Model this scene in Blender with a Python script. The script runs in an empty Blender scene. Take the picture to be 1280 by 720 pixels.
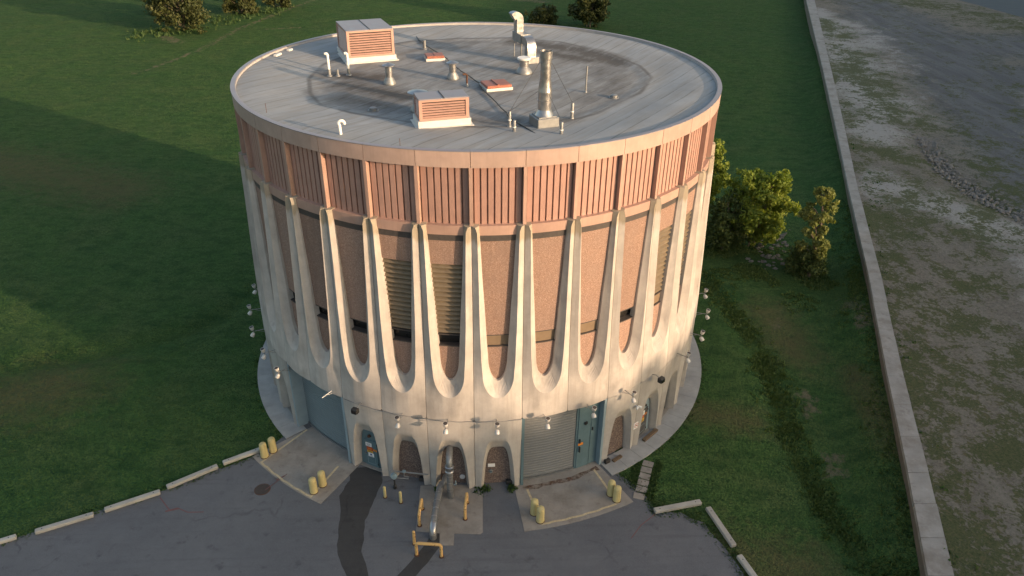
import bpy, math, random
from mathutils import Matrix, Vector, noise as mn
random.seed(7)
C = bpy.context.scene.collection
R_ = math.radians
PI = math.pi

# ------------------------------------------------------------------ helpers
def lerp(a, b, t): return a + (b - a) * t
def clamp(x, a=0.0, b=1.0): return max(a, min(b, x))
def smooth(a, b, x):
    t = clamp((x - a) / (b - a)); return t * t * (3 - 2 * t)
def table(t, x):
    if x <= t[0][0]: return t[0][1]
    for (a, u), (b, v) in zip(t, t[1:]):
        if x <= b: return lerp(u, v, (x - a) / (b - a))
    return t[-1][1]
def nz(x, y, z=0.0, s=1.0): return mn.noise(Vector((x * s, y * s, z)))
def P(a, r, z): return (r * math.sin(R_(a)), -r * math.cos(R_(a)), z)

class MB:
    """collects polygons, links them as ONE mesh"""
    def __init__(s): s.v = []; s.f = []; s.m = []; s.cur = 0
    def add(s, vs, fs):
        o = len(s.v); s.v += [tuple(q) for q in vs]
        s.f += [[i + o for i in f] for f in fs]; s.m += [s.cur] * len(fs); return s
    def box(s, c, d, rz=0.0, taper=1.0):
        x, y, z = d[0] / 2, d[1] / 2, d[2] / 2
        vs = [(sx * x * (taper if sz > 0 else 1), sy * y * (taper if sz > 0 else 1), sz * z) for sz in (-1, 1) for sx, sy in ((-1, -1), (1, -1), (1, 1), (-1, 1))]
        co, si = math.cos(rz), math.sin(rz)
        vs = [(c[0] + a * co - b * si, c[1] + a * si + b * co, c[2] + e) for a, b, e in vs]
        return s.add(vs, [(3, 2, 1, 0), (4, 5, 6, 7), (0, 1, 5, 4), (1, 2, 6, 5), (2, 3, 7, 6), (3, 0, 4, 7)])
    def bevbox(s, c, d, b=.02, rz=0.0):
        x, y, z = d[0] / 2, d[1] / 2, d[2] / 2
        rings = []
        for zz, ins in ((-z, b), (-z + b, 0), (z - b, 0), (z, b)):
            a, e = x - ins, y - ins
            rings.append([(-a, -e + (b if ins == 0 else 0), zz), (-a + (b if ins == 0 else 0), -e, zz), (a - (b if ins == 0 else 0), -e, zz), (a, -e + (b if ins == 0 else 0), zz),
                          (a, e - (b if ins == 0 else 0), zz), (a - (b if ins == 0 else 0), e, zz), (-a + (b if ins == 0 else 0), e, zz), (-a, e - (b if ins == 0 else 0), zz)])
        co, si = math.cos(rz), math.sin(rz)
        vs = [(c[0] + p * co - q * si, c[1] + p * si + q * co, c[2] + w) for r in rings for p, q, w in r]
        fs = [(k * 8 + i, k * 8 + (i + 1) % 8, k * 8 + 8 + (i + 1) % 8, k * 8 + 8 + i) for k in range(3) for i in range(8)]
        fs += [tuple(range(7, -1, -1)), tuple(range(24, 32))]
        return s.add(vs, fs)
    def grid(s, rows, close=False):
        n = len(rows[0]); vs = [p for r in rows for p in r]
        fs = [(j * n + i, j * n + (i + 1) % n, (j + 1) * n + (i + 1) % n, (j + 1) * n + i) for j in range(len(rows) - 1) for i in range(n if close else n - 1)]
        return s.add(vs, fs)
    def lathe(s, prof, c=(0, 0, 0), n=16, mat=None):
        rows = [[(r * math.cos(2 * PI * i / n), r * math.sin(2 * PI * i / n), z) for i in range(n)] for r, z in prof]
        M = (mat or Matrix.Identity(4)); c = Vector(c)
        rows = [[tuple(M @ Vector(p) + c) for p in r] for r in rows]
        return s.grid(rows, True)
    def tube(s, pts, r, n=10, cap=True, radii=None):
        pts = [Vector(p) for p in pts]; rows = []
        up = None
        for i, p in enumerate(pts):
            t = (pts[min(i + 1, len(pts) - 1)] - pts[max(i - 1, 0)]).normalized()
            if up is None: up = Vector((0, 0, 1)) if abs(t.z) < .9 else Vector((1, 0, 0))
            a = t.cross(up).normalized(); b = a.cross(t).normalized(); up = b
            rr = radii[i] if radii else r
            rows.append([tuple(p + a * (rr * math.cos(2 * PI * k / n)) + b * (rr * math.sin(2 * PI * k / n))) for k in range(n)])
        s.grid(rows, True)
        if cap:
            s.add(rows[0], [tuple(range(n))]); s.add(rows[-1], [tuple(range(n - 1, -1, -1))])
        return s
    def duct(s, pts, w, d, side):
        """rectangular duct swept along pts, side = constant width direction"""
        pts = [Vector(p) for p in pts]; side = Vector(side).normalized(); rows = []
        for i, p in enumerate(pts):
            t = (pts[min(i + 1, len(pts) - 1)] - pts[max(i - 1, 0)]).normalized()
            b = side.cross(t).normalized()
            rows.append([tuple(p + side * (w / 2 * x) + b * (d / 2 * y)) for x, y in ((-1, -1), (1, -1), (1, 1), (-1, 1))])
        s.grid(rows, True); s.add(rows[0], [(0, 1, 2, 3)]); s.add(rows[-1], [(3, 2, 1, 0)]); return s
    def build(s, name, mats, parent=None, smooth_ang=None, flip=False):
        me = bpy.data.meshes.new(name); me.from_pydata(s.v, [], s.f)
        for m in (mats if isinstance(mats, (list, tuple)) else [mats]): me.materials.append(m)
        if len(set(s.m)) > 1: me.polygons.foreach_set('material_index', s.m)
        if smooth_ang is not None:
            me.polygons.foreach_set('use_smooth', [True] * len(me.polygons)); me.set_sharp_from_angle(angle=R_(smooth_ang))
        me.update()
        return link(name, me, parent)
def link(name, me, parent=None):
    o = bpy.data.objects.new(name, me); C.objects.link(o)
    if parent: o.parent = parent
    return o
def tag(o, label=None, cat=None, group=None, kind=None):
    for k, v in (('label', label), ('category', cat), ('group', group), ('kind', kind)):
        if v: o[k] = v
    return o
def empty(name, loc, label=None, cat=None, group=None, rz=0.0):
    o = bpy.data.objects.new(name, None); C.objects.link(o); o.location = loc; o.rotation_euler.z = rz
    o.empty_display_size = .3
    return tag(o, label, cat, group)
def copy_tree(o, parent=None):
    c = o.copy(); C.objects.link(c)
    if parent: c.parent = parent
    for ch in [x for x in C.objects if x.parent == o]: copy_tree(ch, c)
    return c
def arc(c, r, a0, a1, n, u, v):
    """points of an arc round c in the plane u,v"""
    c, u, v = Vector(c), Vector(u), Vector(v)
    return [c + u * (r * math.cos(lerp(a0, a1, i / n))) + v * (r * math.sin(lerp(a0, a1, i / n))) for i in range(n + 1)]

# ------------------------------------------------------------------ materials
class NT:
    def __init__(s, name):
        s.m = bpy.data.materials.new(name); s.m.use_nodes = True; s.t = s.m.node_tree
        s.b = s.t.nodes['Principled BSDF']; s._co = None
    def n(s, typ, **kw):
        x = s.t.nodes.new(typ)
        for k, v in kw.items(): setattr(x, k, v)
        return x
    def l(s, a, b): s.t.links.new(a, b)
    @property
    def co(s):
        if s._co is None:       # object space, shifted per object so that copies do not share the same stains
            a = s.n('ShaderNodeVectorMath', operation='ADD'); v = s.n('ShaderNodeCombineXYZ'); q = s.rand()
            s.l(s.math('MULTIPLY', q, 37.0), v.inputs[0]); s.l(s.math('MULTIPLY', q, 61.0), v.inputs[1])
            s.l(s.n('ShaderNodeTexCoord').outputs['Object'], a.inputs[0]); s.l(v.outputs[0], a.inputs[1]); s._co = a.outputs[0]
        return s._co
    @property
    def geo(s): return s.n('ShaderNodeNewGeometry').outputs['Position']
    def mapped(s, vec, scale=(1, 1, 1), rot=(0, 0, 0)):
        x = s.n('ShaderNodeMapping'); s.l(vec, x.inputs[0]); x.inputs['Scale'].default_value = scale; x.inputs['Rotation'].default_value = rot
        return x.outputs[0]
    def noise(s, scale, detail=4, rough=.55, vec=None, dist=0.0):
        x = s.n('ShaderNodeTexNoise'); s.l(vec or s.co, x.inputs['Vector']); x.inputs['Scale'].default_value = scale
        x.inputs['Detail'].default_value = detail; x.inputs['Roughness'].default_value = rough; x.inputs['Distortion'].default_value = dist
        return x.outputs['Fac']
    def ramp(s, fac, stops, interp='LINEAR'):
        x = s.n('ShaderNodeValToRGB'); s.l(fac, x.inputs[0]); e = x.color_ramp.elements; x.color_ramp.interpolation = interp
        while len(e) < len(stops): e.new(.5)
        for el, (p, c) in zip(e, stops):
            el.position = p; el.color = (c if isinstance(c, (tuple, list)) else (c, c, c)) + (1,) if not isinstance(c, (int, float)) else (c, c, c, 1)
        return x.outputs[0]
    def mix(s, fac, a, b, mode='MIX'):
        x = s.n('ShaderNodeMix', data_type='RGBA', blend_type=mode)
        for sock, val in ((x.inputs[0], fac), (x.inputs[6], a), (x.inputs[7], b)):
            if isinstance(val, (int, float)): sock.default_value = val
            elif isinstance(val, tuple): sock.default_value = val + (1,)
            else: s.l(val, sock)
        return x.outputs[2]
    def math(s, op, a, b=0.0, c=0.0):
        x = s.n('ShaderNodeMath', operation=op)
        for i, v in enumerate((a, b, c)):
            if isinstance(v, (int, float)): x.inputs[i].default_value = v
            else: s.l(v, x.inputs[i])
        return x.outputs[0]
    def attr(s, name): return s.n('ShaderNodeAttribute', attribute_name=name).outputs['Fac']
    def rand(s): return s.n('ShaderNodeObjectInfo').outputs['Random']
    def sep(s, vec):
        x = s.n('ShaderNodeSeparateXYZ'); s.l(vec, x.inputs[0]); return x.outputs
    def bump(s, h, strength=.3, dist=.05):
        x = s.n('ShaderNodeBump'); s.l(h, x.inputs['Height']); x.inputs['Strength'].default_value = strength; x.inputs['Distance'].default_value = dist
        s.l(x.outputs[0], s.b.inputs['Normal'])
    def out(s, col, rough=.8, metal=0.0, spec=.3):
        for k, v in (('Base Color', col), ('Roughness', rough), ('Metallic', metal), ('Specular IOR Level', spec)):
            i = s.b.inputs[k]
            if isinstance(v, tuple): i.default_value = v + (1,)
            elif isinstance(v, (int, float)): i.default_value = v
            else: s.l(v, i)
        return s.m
def sc(c, k): return tuple(x * k for x in c)
def plain(name, col, rough=.6, metal=0.0, var=.25, scale=6.0, spec=.3, bump=0.0):
    t = NT(name); a = t.noise(scale, 5, .6); b = t.noise(scale * .17, 3)
    c = t.mix(t.ramp(a, [(.3, 0.0), (.7, 1.0)]), sc(col, 1 - var), sc(col, 1 + var * .6))
    c = t.mix(t.ramp(b, [(.35, 0.0), (.7, .35)]), c, sc(col, 1 - var))
    if bump: t.bump(a, bump, .02)
    return t.out(c, t.ramp(a, [(.2, max(0, rough - .12)), (.8, min(1, rough + .12))]), metal, spec)

def concrete(name, base, grit=.5, streak=.5, hi=None, pad=False):
    t = NT(name); co = t.co
    a = t.noise(.9, 6, .6); f = t.noise(28, 3, .7); st = t.noise(1.0, 5, .65, t.mapped(co, (3.2, 3.2, .22)))
    fine = t.noise(9, 4, .6)
    c = t.mix(t.ramp(a, [(.3, 0.0), (.72, 1.0)]), sc(base, .80), sc(base, 1.1))
    c = t.mix(t.ramp(st, [(.46, 0.0), (.72, streak * 1.3)]), c, sc(base, .58))
    c = t.mix(t.ramp(fine, [(.45, 0.0), (.8, .22)]), c, sc(base, .7))
    rv = t.n('ShaderNodeMath', operation='MULTIPLY_ADD'); t.l(t.rand(), rv.inputs[0]); rv.inputs[1].default_value = .22; rv.inputs[2].default_value = .89
    g = t.n('ShaderNodeCombineColor')
    for i in range(3): t.l(rv.outputs[0], g.inputs[i])
    c = t.mix(1.0, c, g.outputs[0], 'MULTIPLY')
    if hi:      # mossy ochre weathering on the exposed tops of the column heads
        z = t.sep(co)[2]; w = t.math('MULTIPLY', t.ramp(t.math('ADD', t.math('MULTIPLY', z, 1 / 17.1), t.math('MULTIPLY', st, .08)), [(.985, 0.0), (1.06, .5)]), 1.0)
        c = t.mix(w, c, (.20, .15, .07))
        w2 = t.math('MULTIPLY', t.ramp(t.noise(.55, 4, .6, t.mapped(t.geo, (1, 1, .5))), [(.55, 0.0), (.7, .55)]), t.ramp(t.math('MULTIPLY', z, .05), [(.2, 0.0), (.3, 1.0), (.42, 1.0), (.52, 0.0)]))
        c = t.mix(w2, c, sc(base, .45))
    if pad:
        b = t.noise(.55, 6, .7); c = t.mix(t.ramp(b, [(.48, 0.0), (.7, .65)]), c, (.15, .125, .10))
        q = t.noise(1.7, 5, .75); c = t.mix(t.ramp(q, [(.56, 0.0), (.7, .5)]), c, (.12, .10, .085)); c = t.mix(t.ramp(q, [(.3, .4), (.42, 0.0)]), c, sc(base, 1.25))
    h = t.math('ADD', t.math('MULTIPLY', f, .5), fine); t.bump(h, grit, .015)
    return t.out(c, .85, 0, .2)

M = {}
M['precast'] = concrete('precast_concrete', (.445, .405, .365), .35, .38, hi=True)
M['arch_conc'] = concrete('arch_panel_concrete', (.42, .39, .355), .35, .3)
M['pad'] = concrete('pad_concrete', (.265, .24, .21), .4, 0.0, pad=True)
M['walk'] = concrete('walk_concrete', (.36, .35, .33), .4, .1)
M['kerb'] = concrete('kerb_concrete', (.38, .36, .32), .5, .1)
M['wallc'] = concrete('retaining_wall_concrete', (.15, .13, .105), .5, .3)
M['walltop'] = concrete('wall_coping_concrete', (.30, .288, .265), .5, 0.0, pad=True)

def aggregate():
    t = NT('exposed_aggregate'); v = t.n('ShaderNodeTexVoronoi'); t.l(t.co, v.inputs['Vector']); v.inputs['Scale'].default_value = 34
    sp = t.sep(v.outputs['Color'])[0]; a = t.noise(.9, 6, .65); v2 = t.noise(60, 3, .7); st = t.noise(1.0, 5, .6, t.mapped(t.co, (4, 4, .3)))
    c = t.ramp(sp, [(0.0, (0.194, 0.121, 0.091)), (.35, (0.268, 0.172, 0.130)), (.75, (0.308, 0.201, 0.154)), (1.0, (0.410, 0.299, 0.234))])
    c = t.mix(t.ramp(v2, [(.4, 0.0), (.7, .3)]), c, (0.194, 0.127, 0.102))
    c = t.mix(t.ramp(a, [(.4, 0.0), (.7, .45)]), c, (0.239, 0.172, 0.142))
    c = t.mix(t.ramp(st, [(.52, 0.0), (.75, .4)]), c, (0.171, 0.115, 0.094))
    rv = t.math('MULTIPLY_ADD', t.rand(), .22, .89); g = t.n('ShaderNodeCombineColor')
    for i in range(3): t.l(rv, g.inputs[i])
    c = t.mix(1.0, c, g.outputs[0], 'MULTIPLY')
    t.bump(v.outputs['Distance'], .5, .015); return t.out(c, .9, 0, .15)
M['agg'] = aggregate()
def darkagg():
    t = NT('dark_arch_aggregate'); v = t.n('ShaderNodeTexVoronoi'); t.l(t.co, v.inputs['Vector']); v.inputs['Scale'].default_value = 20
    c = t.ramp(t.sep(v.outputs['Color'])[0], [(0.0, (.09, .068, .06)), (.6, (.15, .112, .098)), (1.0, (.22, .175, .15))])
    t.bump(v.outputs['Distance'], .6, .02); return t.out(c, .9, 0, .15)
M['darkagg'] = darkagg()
def copper(name, col, var=.1):
    t = NT(name); a = t.noise(1.2, 4, .6); st = t.noise(1.5, 4, .6, t.mapped(t.co, (5, 5, .3)))
    c = t.mix(t.ramp(a, [(.3, 0.0), (.7, 1.0)]), sc(col, 1 - var), sc(col, 1 + var))
    c = t.mix(t.ramp(st, [(.5, 0.0), (.8, .35)]), c, sc(col, .7))
    rv = t.math('MULTIPLY_ADD', t.rand(), .14, .93)
    g = t.n('ShaderNodeCombineColor')
    for i in range(3): t.l(rv, g.inputs[i])
    c = t.mix(1.0, c, g.outputs[0], 'MULTIPLY')
    t.bump(a, .08, .02)
    return t.out(c, .5, .15, .4)
M['fascia'] = copper('bronze_fascia', (.395, .284, .24))
M['siding'] = copper('copper_siding', (.38, .228, .185))
M['sidedark'] = plain('siding_recess', (.22, .125, .095), .6)
M['trim'] = copper('bronze_trim', (.39, .255, .205))
M['coping'] = plain('coping_metal', (.27, .25, .265), .45, .3, .1, 1.5)
M['dark'] = plain('dark_recess', (.022, .02, .018), .8)
M['soffit'] = plain('soffit_metal', (.07, .06, .055), .6)
M['glass'] = plain('slot_glass', (.018, .017, .016), .12, 0, .1, 2, .5)
M['blind'] = plain('slot_blind', (.20, .145, .095), .4, 0, .12, 3)
M['grille'] = plain('olive_grille', (.215, .168, .112), .45, .25, .2, 3)
M['teal'] = plain('teal_paint', (.105, .165, .185), .45, 0, .14, 2.5)
M['jamb'] = plain('pale_blue_paint', (.23, .30, .335), .5, 0, .12, 2)
M['doorgrey'] = plain('grey_door_paint', (.17, .178, .18), .5, 0, .1, 2)
M['galv'] = plain('galvanised_steel', (.36, .36, .36), .36, .85, .18, 5)
M['galvdull'] = plain('dull_galvanised', (.25, .255, .255), .5, .55, .22, 4)
M['curbgrey'] = plain('parapet_flashing', (.36, .34, .33), .6, 0, .15, 3)
M['white'] = plain('white_pvc', (.72, .70, .66), .45, 0, .12, 8)
M['curb'] = plain('curb_flashing', (.58, .56, .52), .55, 0, .12, 3)
def chipped():
    t = NT('yellow_bollard_paint'); a = t.noise(5, 6, .75); d = t.noise(1.5, 5, .7, t.mapped(t.co, (4, 4, .6)))
    c = t.mix(t.ramp(d, [(.4, 0.0), (.7, .7)]), (.53, .44, .21), (.36, .29, .13)); c = t.mix(t.ramp(a, [(.6, 0.0), (.66, .8)]), c, (.26, .24, .20)); t.bump(a, .3, .01); return t.out(c, .75, 0, .2)
M['yellow'] = chipped()
def rusty():
    t = NT('chipped_yellow_paint'); a = t.noise(7, 5, .7); z = t.sep(t.co)[2]
    f = t.ramp(a, [(.57, 0.0), (.62, 1.0)])
    c = t.mix(f, (.58, .36, .14), (.12, .045, .02)); t.bump(a, .3, .01); return t.out(c, .65, 0, .25)
M['rustyel'] = rusty()
M['rust'] = plain('rusty_iron', (.11, .055, .035), .85, .2, .4, 12)
M['black'] = plain('black_plastic', (.03, .03, .03), .5)
M['lampwhite'] = plain('lamp_housing', (.52, .50, .47), .4, .1, .1, 9)
M['lens'] = plain('lamp_lens', (.55, .55, .55), .1, 0, .05, 5, .6)
M['signwhite'] = plain('sign_white', (.75, .75, .74), .4, 0, .06, 8)
M['signred'] = plain('sign_red', (.42, .075, .03), .4, 0, .1, 8)
M['signorange'] = plain('sign_orange', (.68, .24, .035), .4, 0, .1, 8)
M['signyellow'] = plain('sign_yellow', (.66, .40, .06), .4, 0, .1, 8)
M['signblue'] = plain('sign_blue', (.05, .07, .22), .4)
M['linepaint'] = plain('worn_yellow_line', (.52, .42, .26), .7, 0, .3, 9)
M['redpaint'] = plain('red_spray_paint', (.17, .08, .075), .8, 0, .3, 6)
M['meterblue'] = plain('meter_blue_grey', (.22, .30, .34), .4, .3)
def stainmat():
    t = NT('rust_stain'); t.out((.16, .085, .05), .9, 0, .1); a = t.noise(2.2, 6, .75)
    tr = t.n('ShaderNodeBsdfTransparent'); mx = t.n('ShaderNodeMixShader'); t.l(t.ramp(a, [(.36, 0.0), (.62, .85)]), mx.inputs[0])
    t.l(tr.outputs[0], mx.inputs[1]); t.l(t.b.outputs[0], mx.inputs[2]); t.l(mx.outputs[0], t.t.nodes['Material Output'].inputs[0]); return t.m
M['stain'] = stainmat()
M['wire'] = plain('steel_wire', (.10, .10, .10), .5, .6)

def roofmat():
    t = NT('roof_membrane'); co = t.co
    m = t.mapped(co, (1, 1, 1), (0, 0, R_(-54)))
    x, y, z = t.sep(m)
    wob = t.noise(.35, 3); yy = t.math('ADD', y, t.math('MULTIPLY', wob, .16))
    fr = t.math('FRACT', t.math('MULTIPLY', yy, 1 / 1.02)); cell = t.math('FLOOR', t.math('MULTIPLY', yy, 1 / 1.02))
    seam = t.ramp(fr, [(0.0, 1.0), (.035, .75), (.07, 0.0), (.97, 0.0), (1.0, 1.0)])
    wn = t.n('ShaderNodeTexWhiteNoise', noise_dimensions='2D'); cv = t.n('ShaderNodeCombineXYZ'); t.l(cell, cv.inputs[0])
    t.l(t.math('FLOOR', t.math('MULTIPLY', x, .17)), cv.inputs[1]); t.l(cv.outputs[0], wn.inputs['Vector'])
    a = t.noise(.35, 5, .6); st = t.noise(1.0, 5, .65, t.mapped(m, (.25, 2.6, 1))); f = t.noise(14, 4, .7)
    c = t.mix(t.ramp(a, [(.3, 0.0), (.72, 1.0)]), (.222, .236, .248), (.318, .330, .335))
    c = t.mix(t.ramp(wn.outputs[0], [(0.0, .25), (1.0, 0.0)]), c, (.24, .255, .26))
    c = t.mix(t.ramp(st, [(.42, 0.0), (.68, .7)]), c, (.215, .205, .185))
    c = t.mix(t.ramp(f, [(.5, 0.0), (.8, .3)]), c, (.2, .2, .195))
    sbrk = t.ramp(t.noise(.8, 3), [(.4, .25), (.62, .85)])
    c = t.mix(t.math('MULTIPLY', seam, sbrk), c, (.12, .12, .115))
    d = t.attr('dirt'); dn = t.noise(1.0, 6, .72, t.mapped(m, (.5, 1.6, 1)))
    k = t.ramp(t.math('MULTIPLY', d, t.math('MULTIPLY_ADD', dn, 2.6, -.45)), [(.12, 0.0), (.34, .42), (.8, .88)])
    c = t.mix(k, c, (.062, .052, .043))
    cr = t.ramp(t.math('MULTIPLY', t.attr('crease'), t.math('ADD', t.noise(1.5, 4), .5)), [(.3, 0.0), (.95, .7)])
    c = t.mix(cr, c, (.085, .08, .075))
    t.bump(t.math('ADD', t.math('MULTIPLY', seam, .6), t.math('MULTIPLY', f, .35)), .35, .02)
    return t.out(c, .78, 0, .25)
M['roof'] = roofmat()

def lawnmat():
    t = NT('mown_grass'); co = t.geo
    big = t.noise(.035, 4, .55, co); mid = t.noise(.22, 5, .6, co); sm = t.noise(1.6, 5, .65, co); fine = t.noise(7, 4, .75, co); vf = t.noise(22, 2, .8, co)
    st = t.noise(1.0, 4, .6, t.mapped(co, (.16, 1.1, 1), (0, 0, R_(14))))
    m2 = t.noise(.55, 6, .72, t.mapped(co, (1, 1.6, 1), (0, 0, R_(25)))); cl = t.noise(2.6, 5, .8, co)
    c = t.mix(t.ramp(big, [(.3, 0.0), (.7, 1.0)]), (0.041, 0.093, 0.028), (0.065, 0.119, 0.033))
    c = t.mix(t.ramp(mid, [(.42, 0.0), (.68, .7)]), c, (0.083, 0.109, 0.041))
    c = t.mix(t.ramp(m2, [(.40, .75), (.52, 0.0)]), c, (0.028, 0.062, 0.021))
    c = t.mix(t.ramp(m2, [(.54, 0.0), (.72, .6)]), c, (0.089, 0.134, 0.046))
    c = t.mix(t.ramp(cl, [(.36, .8), (.5, 0.0)]), c, (0.022, 0.053, 0.018))
    c = t.mix(t.ramp(cl, [(.56, 0.0), (.74, .7)]), c, (0.104, 0.141, 0.054))
    c = t.mix(t.ramp(st, [(.48, 0.0), (.72, .5)]), c, (0.074, 0.117, 0.038))
    c = t.mix(t.ramp(fine, [(.38, .7), (.55, 0.0)]), c, (0.022, 0.053, 0.018))
    d = t.math('ADD', t.attr('dry'), t.math('MULTIPLY', t.math('SUBTRACT', t.noise(.9, 6, .7, co), .5), .9))
    c = t.mix(t.ramp(d, [(.35, 0.0), (.7, .55), (1.1, .8)]), c, (.105, .088, .045))
    b = t.math('ADD', t.attr('bare'), t.math('MULTIPLY', t.math('SUBTRACT', t.ramp(t.noise(1.1, 6, .7, co), [(.36, 0.0), (.64, 1.0)]), .5), .9))
    c = t.mix(t.ramp(b, [(.5, 0.0), (.95, .75)]), c, (.15, .125, .085))
    r = t.math('ADD', t.attr('rough'), t.math('MULTIPLY', t.math('SUBTRACT', sm, .5), .8))
    c = t.mix(t.ramp(r, [(.35, 0.0), (.75, .75)]), c, (.040, .070, .022))
    h = t.math('ADD', t.math('MULTIPLY', fine, .7), t.math('ADD', sm, t.math('MULTIPLY', vf, .3))); 
    # blades stand upright: fine random tilt of the normal instead of a flat sheet
    nc = t.n('ShaderNodeTexNoise'); t.l(co, nc.inputs['Vector']); nc.inputs['Scale'].default_value = 11; nc.inputs['Detail'].default_value = 2
    v1 = t.n('ShaderNodeVectorMath', operation='SUBTRACT'); t.l(nc.outputs['Color'], v1.inputs[0]); v1.inputs[1].default_value = (.5, .5, .5)
    v2 = t.n('ShaderNodeVectorMath', operation='SCALE'); t.l(v1.outputs[0], v2.inputs[0]); v2.inputs['Scale'].default_value = 7.0
    v3 = t.n('ShaderNodeVectorMath', operation='MULTIPLY'); t.l(v2.outputs[0], v3.inputs[0]); v3.inputs[1].default_value = (1, 1, .2)
    v4 = t.n('ShaderNodeVectorMath', operation='ADD'); t.l(v3.outputs[0], v4.inputs[0]); t.l(t.n('ShaderNodeNewGeometry').outputs['Normal'], v4.inputs[1])
    v5 = t.n('ShaderNodeVectorMath', operation='NORMALIZE'); t.l(v4.outputs[0], v5.inputs[0]); t.l(v5.outputs[0], t.b.inputs['Normal'])
    return t.out(c, .95, 0, .05)
M['lawn'] = lawnmat()
def yardmat():
    t = NT('gravel_yard_ground'); co = t.geo
    n1 = t.noise(.25, 6, .7, co); n2 = t.noise(1.1, 6, .72, co); f = t.noise(9, 4, .75, co); st = t.noise(1.0, 5, .6, t.mapped(co, (.5, .07, 1), (0, 0, R_(-25))))
    dirt = t.mix(t.ramp(n1, [(.3, 0.0), (.7, 1.0)]), (.155, .138, .115), (.225, .205, .172))
    vf = t.noise(24, 3, .8, co); md = t.noise(3.5, 5, .8, co)
    dirt = t.mix(t.ramp(md, [(.38, .7), (.52, 0.0)]), dirt, (.095, .082, .064))
    dirt = t.mix(t.ramp(md, [(.56, 0.0), (.7, .6)]), dirt, (.26, .24, .205))
    dirt = t.mix(t.ramp(f, [(.4, .5), (.6, 0.0)]), dirt, (.10, .092, .08))
    dirt = t.mix(t.ramp(st, [(.5, 0.0), (.75, .4)]), dirt, (.25, .235, .205))
    road = t.mix(t.ramp(st, [(.35, 0.0), (.7, 1.0)]), (.095, .097, .102), (.15, .15, .152))
    road = t.mix(t.ramp(f, [(.5, 0.0), (.75, .4)]), road, (.08, .078, .075))
    def brk(sc_, d, rg, lo=.36, hi=.64): return t.math('SUBTRACT', t.ramp(t.noise(sc_, d, rg, co, .4), [(lo, 0.0), (hi, 1.0)]), .5)
    b1, b2, b3 = brk(.16, 5, .55), brk(.75, 6, .62), brk(3.2, 5, .7, .38, .62)
    def mask(name, a1, a2, a3): return t.math('ADD', t.attr(name), t.math('ADD', t.math('MULTIPLY', b1, a1), t.math('ADD', t.math('MULTIPLY', b2, a2), t.math('MULTIPLY', b3, a3))))
    c = t.mix(t.ramp(mask('road', .2, .35, .15), [(.35, 0.0), (.65, 1.0)]), dirt, road)
    c = t.mix(t.ramp(mask('pale', -.3, .5, .3), [(.38, 0.0), (.75, .85)]), c, (.31, .298, .28))
    g = t.mix(t.ramp(f, [(.35, 0.0), (.7, 1.0)]), (.036, .052, .020), (.105, .112, .048))
    g = t.mix(t.ramp(b3, [(.2, 0.0), (.5, .6)]), g, (.12, .105, .06))
    c = t.mix(t.ramp(mask('green', .5, .75, .65), [(.36, 0.0), (.62, .92)]), c, g)
    t.bump(t.math('ADD', t.math('ADD', f, n2), md), .9, .12); return t.out(c, .92, 0, .12)
M['yard'] = yardmat()
def asphalt(name, lo, hi):
    t = NT(name); a = t.noise(.18, 5, .6); f = t.noise(30, 3, .8); s = t.noise(1.3, 6, .7); st = t.noise(1.0, 5, .6, t.mapped(t.co, (.35, 1.7, 1), (0, 0, R_(20))))
    c = t.mix(t.ramp(a, [(.3, 0.0), (.7, 1.0)]), lo, hi)
    c = t.mix(t.ramp(s, [(.45, 0.0), (.75, .45)]), c, sc(lo, .75)); c = t.mix(t.ramp(f, [(.5, 0.0), (.75, .5)]), c, sc(hi, 1.5))
    c = t.mix(t.ramp(st, [(.5, 0.0), (.8, .3)]), c, sc(hi, 1.25))
    o_ = t.noise(1.1, 5, .6); c = t.mix(t.ramp(o_, [(.60, 0.0), (.70, .55)]), c, sc(lo, .5))
    ty = t.noise(1.0, 4, .6, t.mapped(t.co, (.10, 2.4, 1), (0, 0, R_(-62)))); c = t.mix(t.ramp(ty, [(.54, 0.0), (.70, .28)]), c, sc(lo, .65))
    gr = t.noise(70, 1, .9); c = t.mix(t.ramp(gr, [(.6, 0.0), (.7, .6)]), c, sc(hi, 2.0))
    v = t.n('ShaderNodeTexVoronoi', feature='DISTANCE_TO_EDGE'); wv = t.n('ShaderNodeVectorMath', operation='ADD')
    nv = t.n('ShaderNodeTexNoise'); t.l(t.co, nv.inputs['Vector']); nv.inputs['Scale'].default_value = .8; nv.inputs['Detail'].default_value = 4
    t.l(t.co, wv.inputs[0]); t.l(nv.outputs['Color'], wv.inputs[1]); t.l(wv.outputs[0], v.inputs['Vector']); v.inputs['Scale'].default_value = .17
    crk = t.math('MULTIPLY', t.ramp(v.outputs['Distance'], [(0.0, 1.0), (.006, .6), (.012, 0.0)]), t.ramp(t.noise(.35, 2), [(.55, 0.0), (.66, .45)]))
    c = t.mix(crk, c, sc(lo, .4)); t.bump(f, .5, .012); return t.out(c, .88, 0, .25)
M['asphalt'] = asphalt('asphalt', (.098, .100, .108), (.128, .129, .135))
M['patch'] = asphalt('fresh_asphalt_patch', (.038, .037, .037), (.052, .050, .048))
def barkmat():
    t = NT('bark'); a = t.noise(4, 5, .7, t.mapped(t.co, (3, 3, .5)))
    t.bump(a, .6, .03); return t.out(t.mix(a, (.07, .055, .04), (.2, .165, .125)), .9, 0, .1)
M['bark'] = barkmat()
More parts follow.
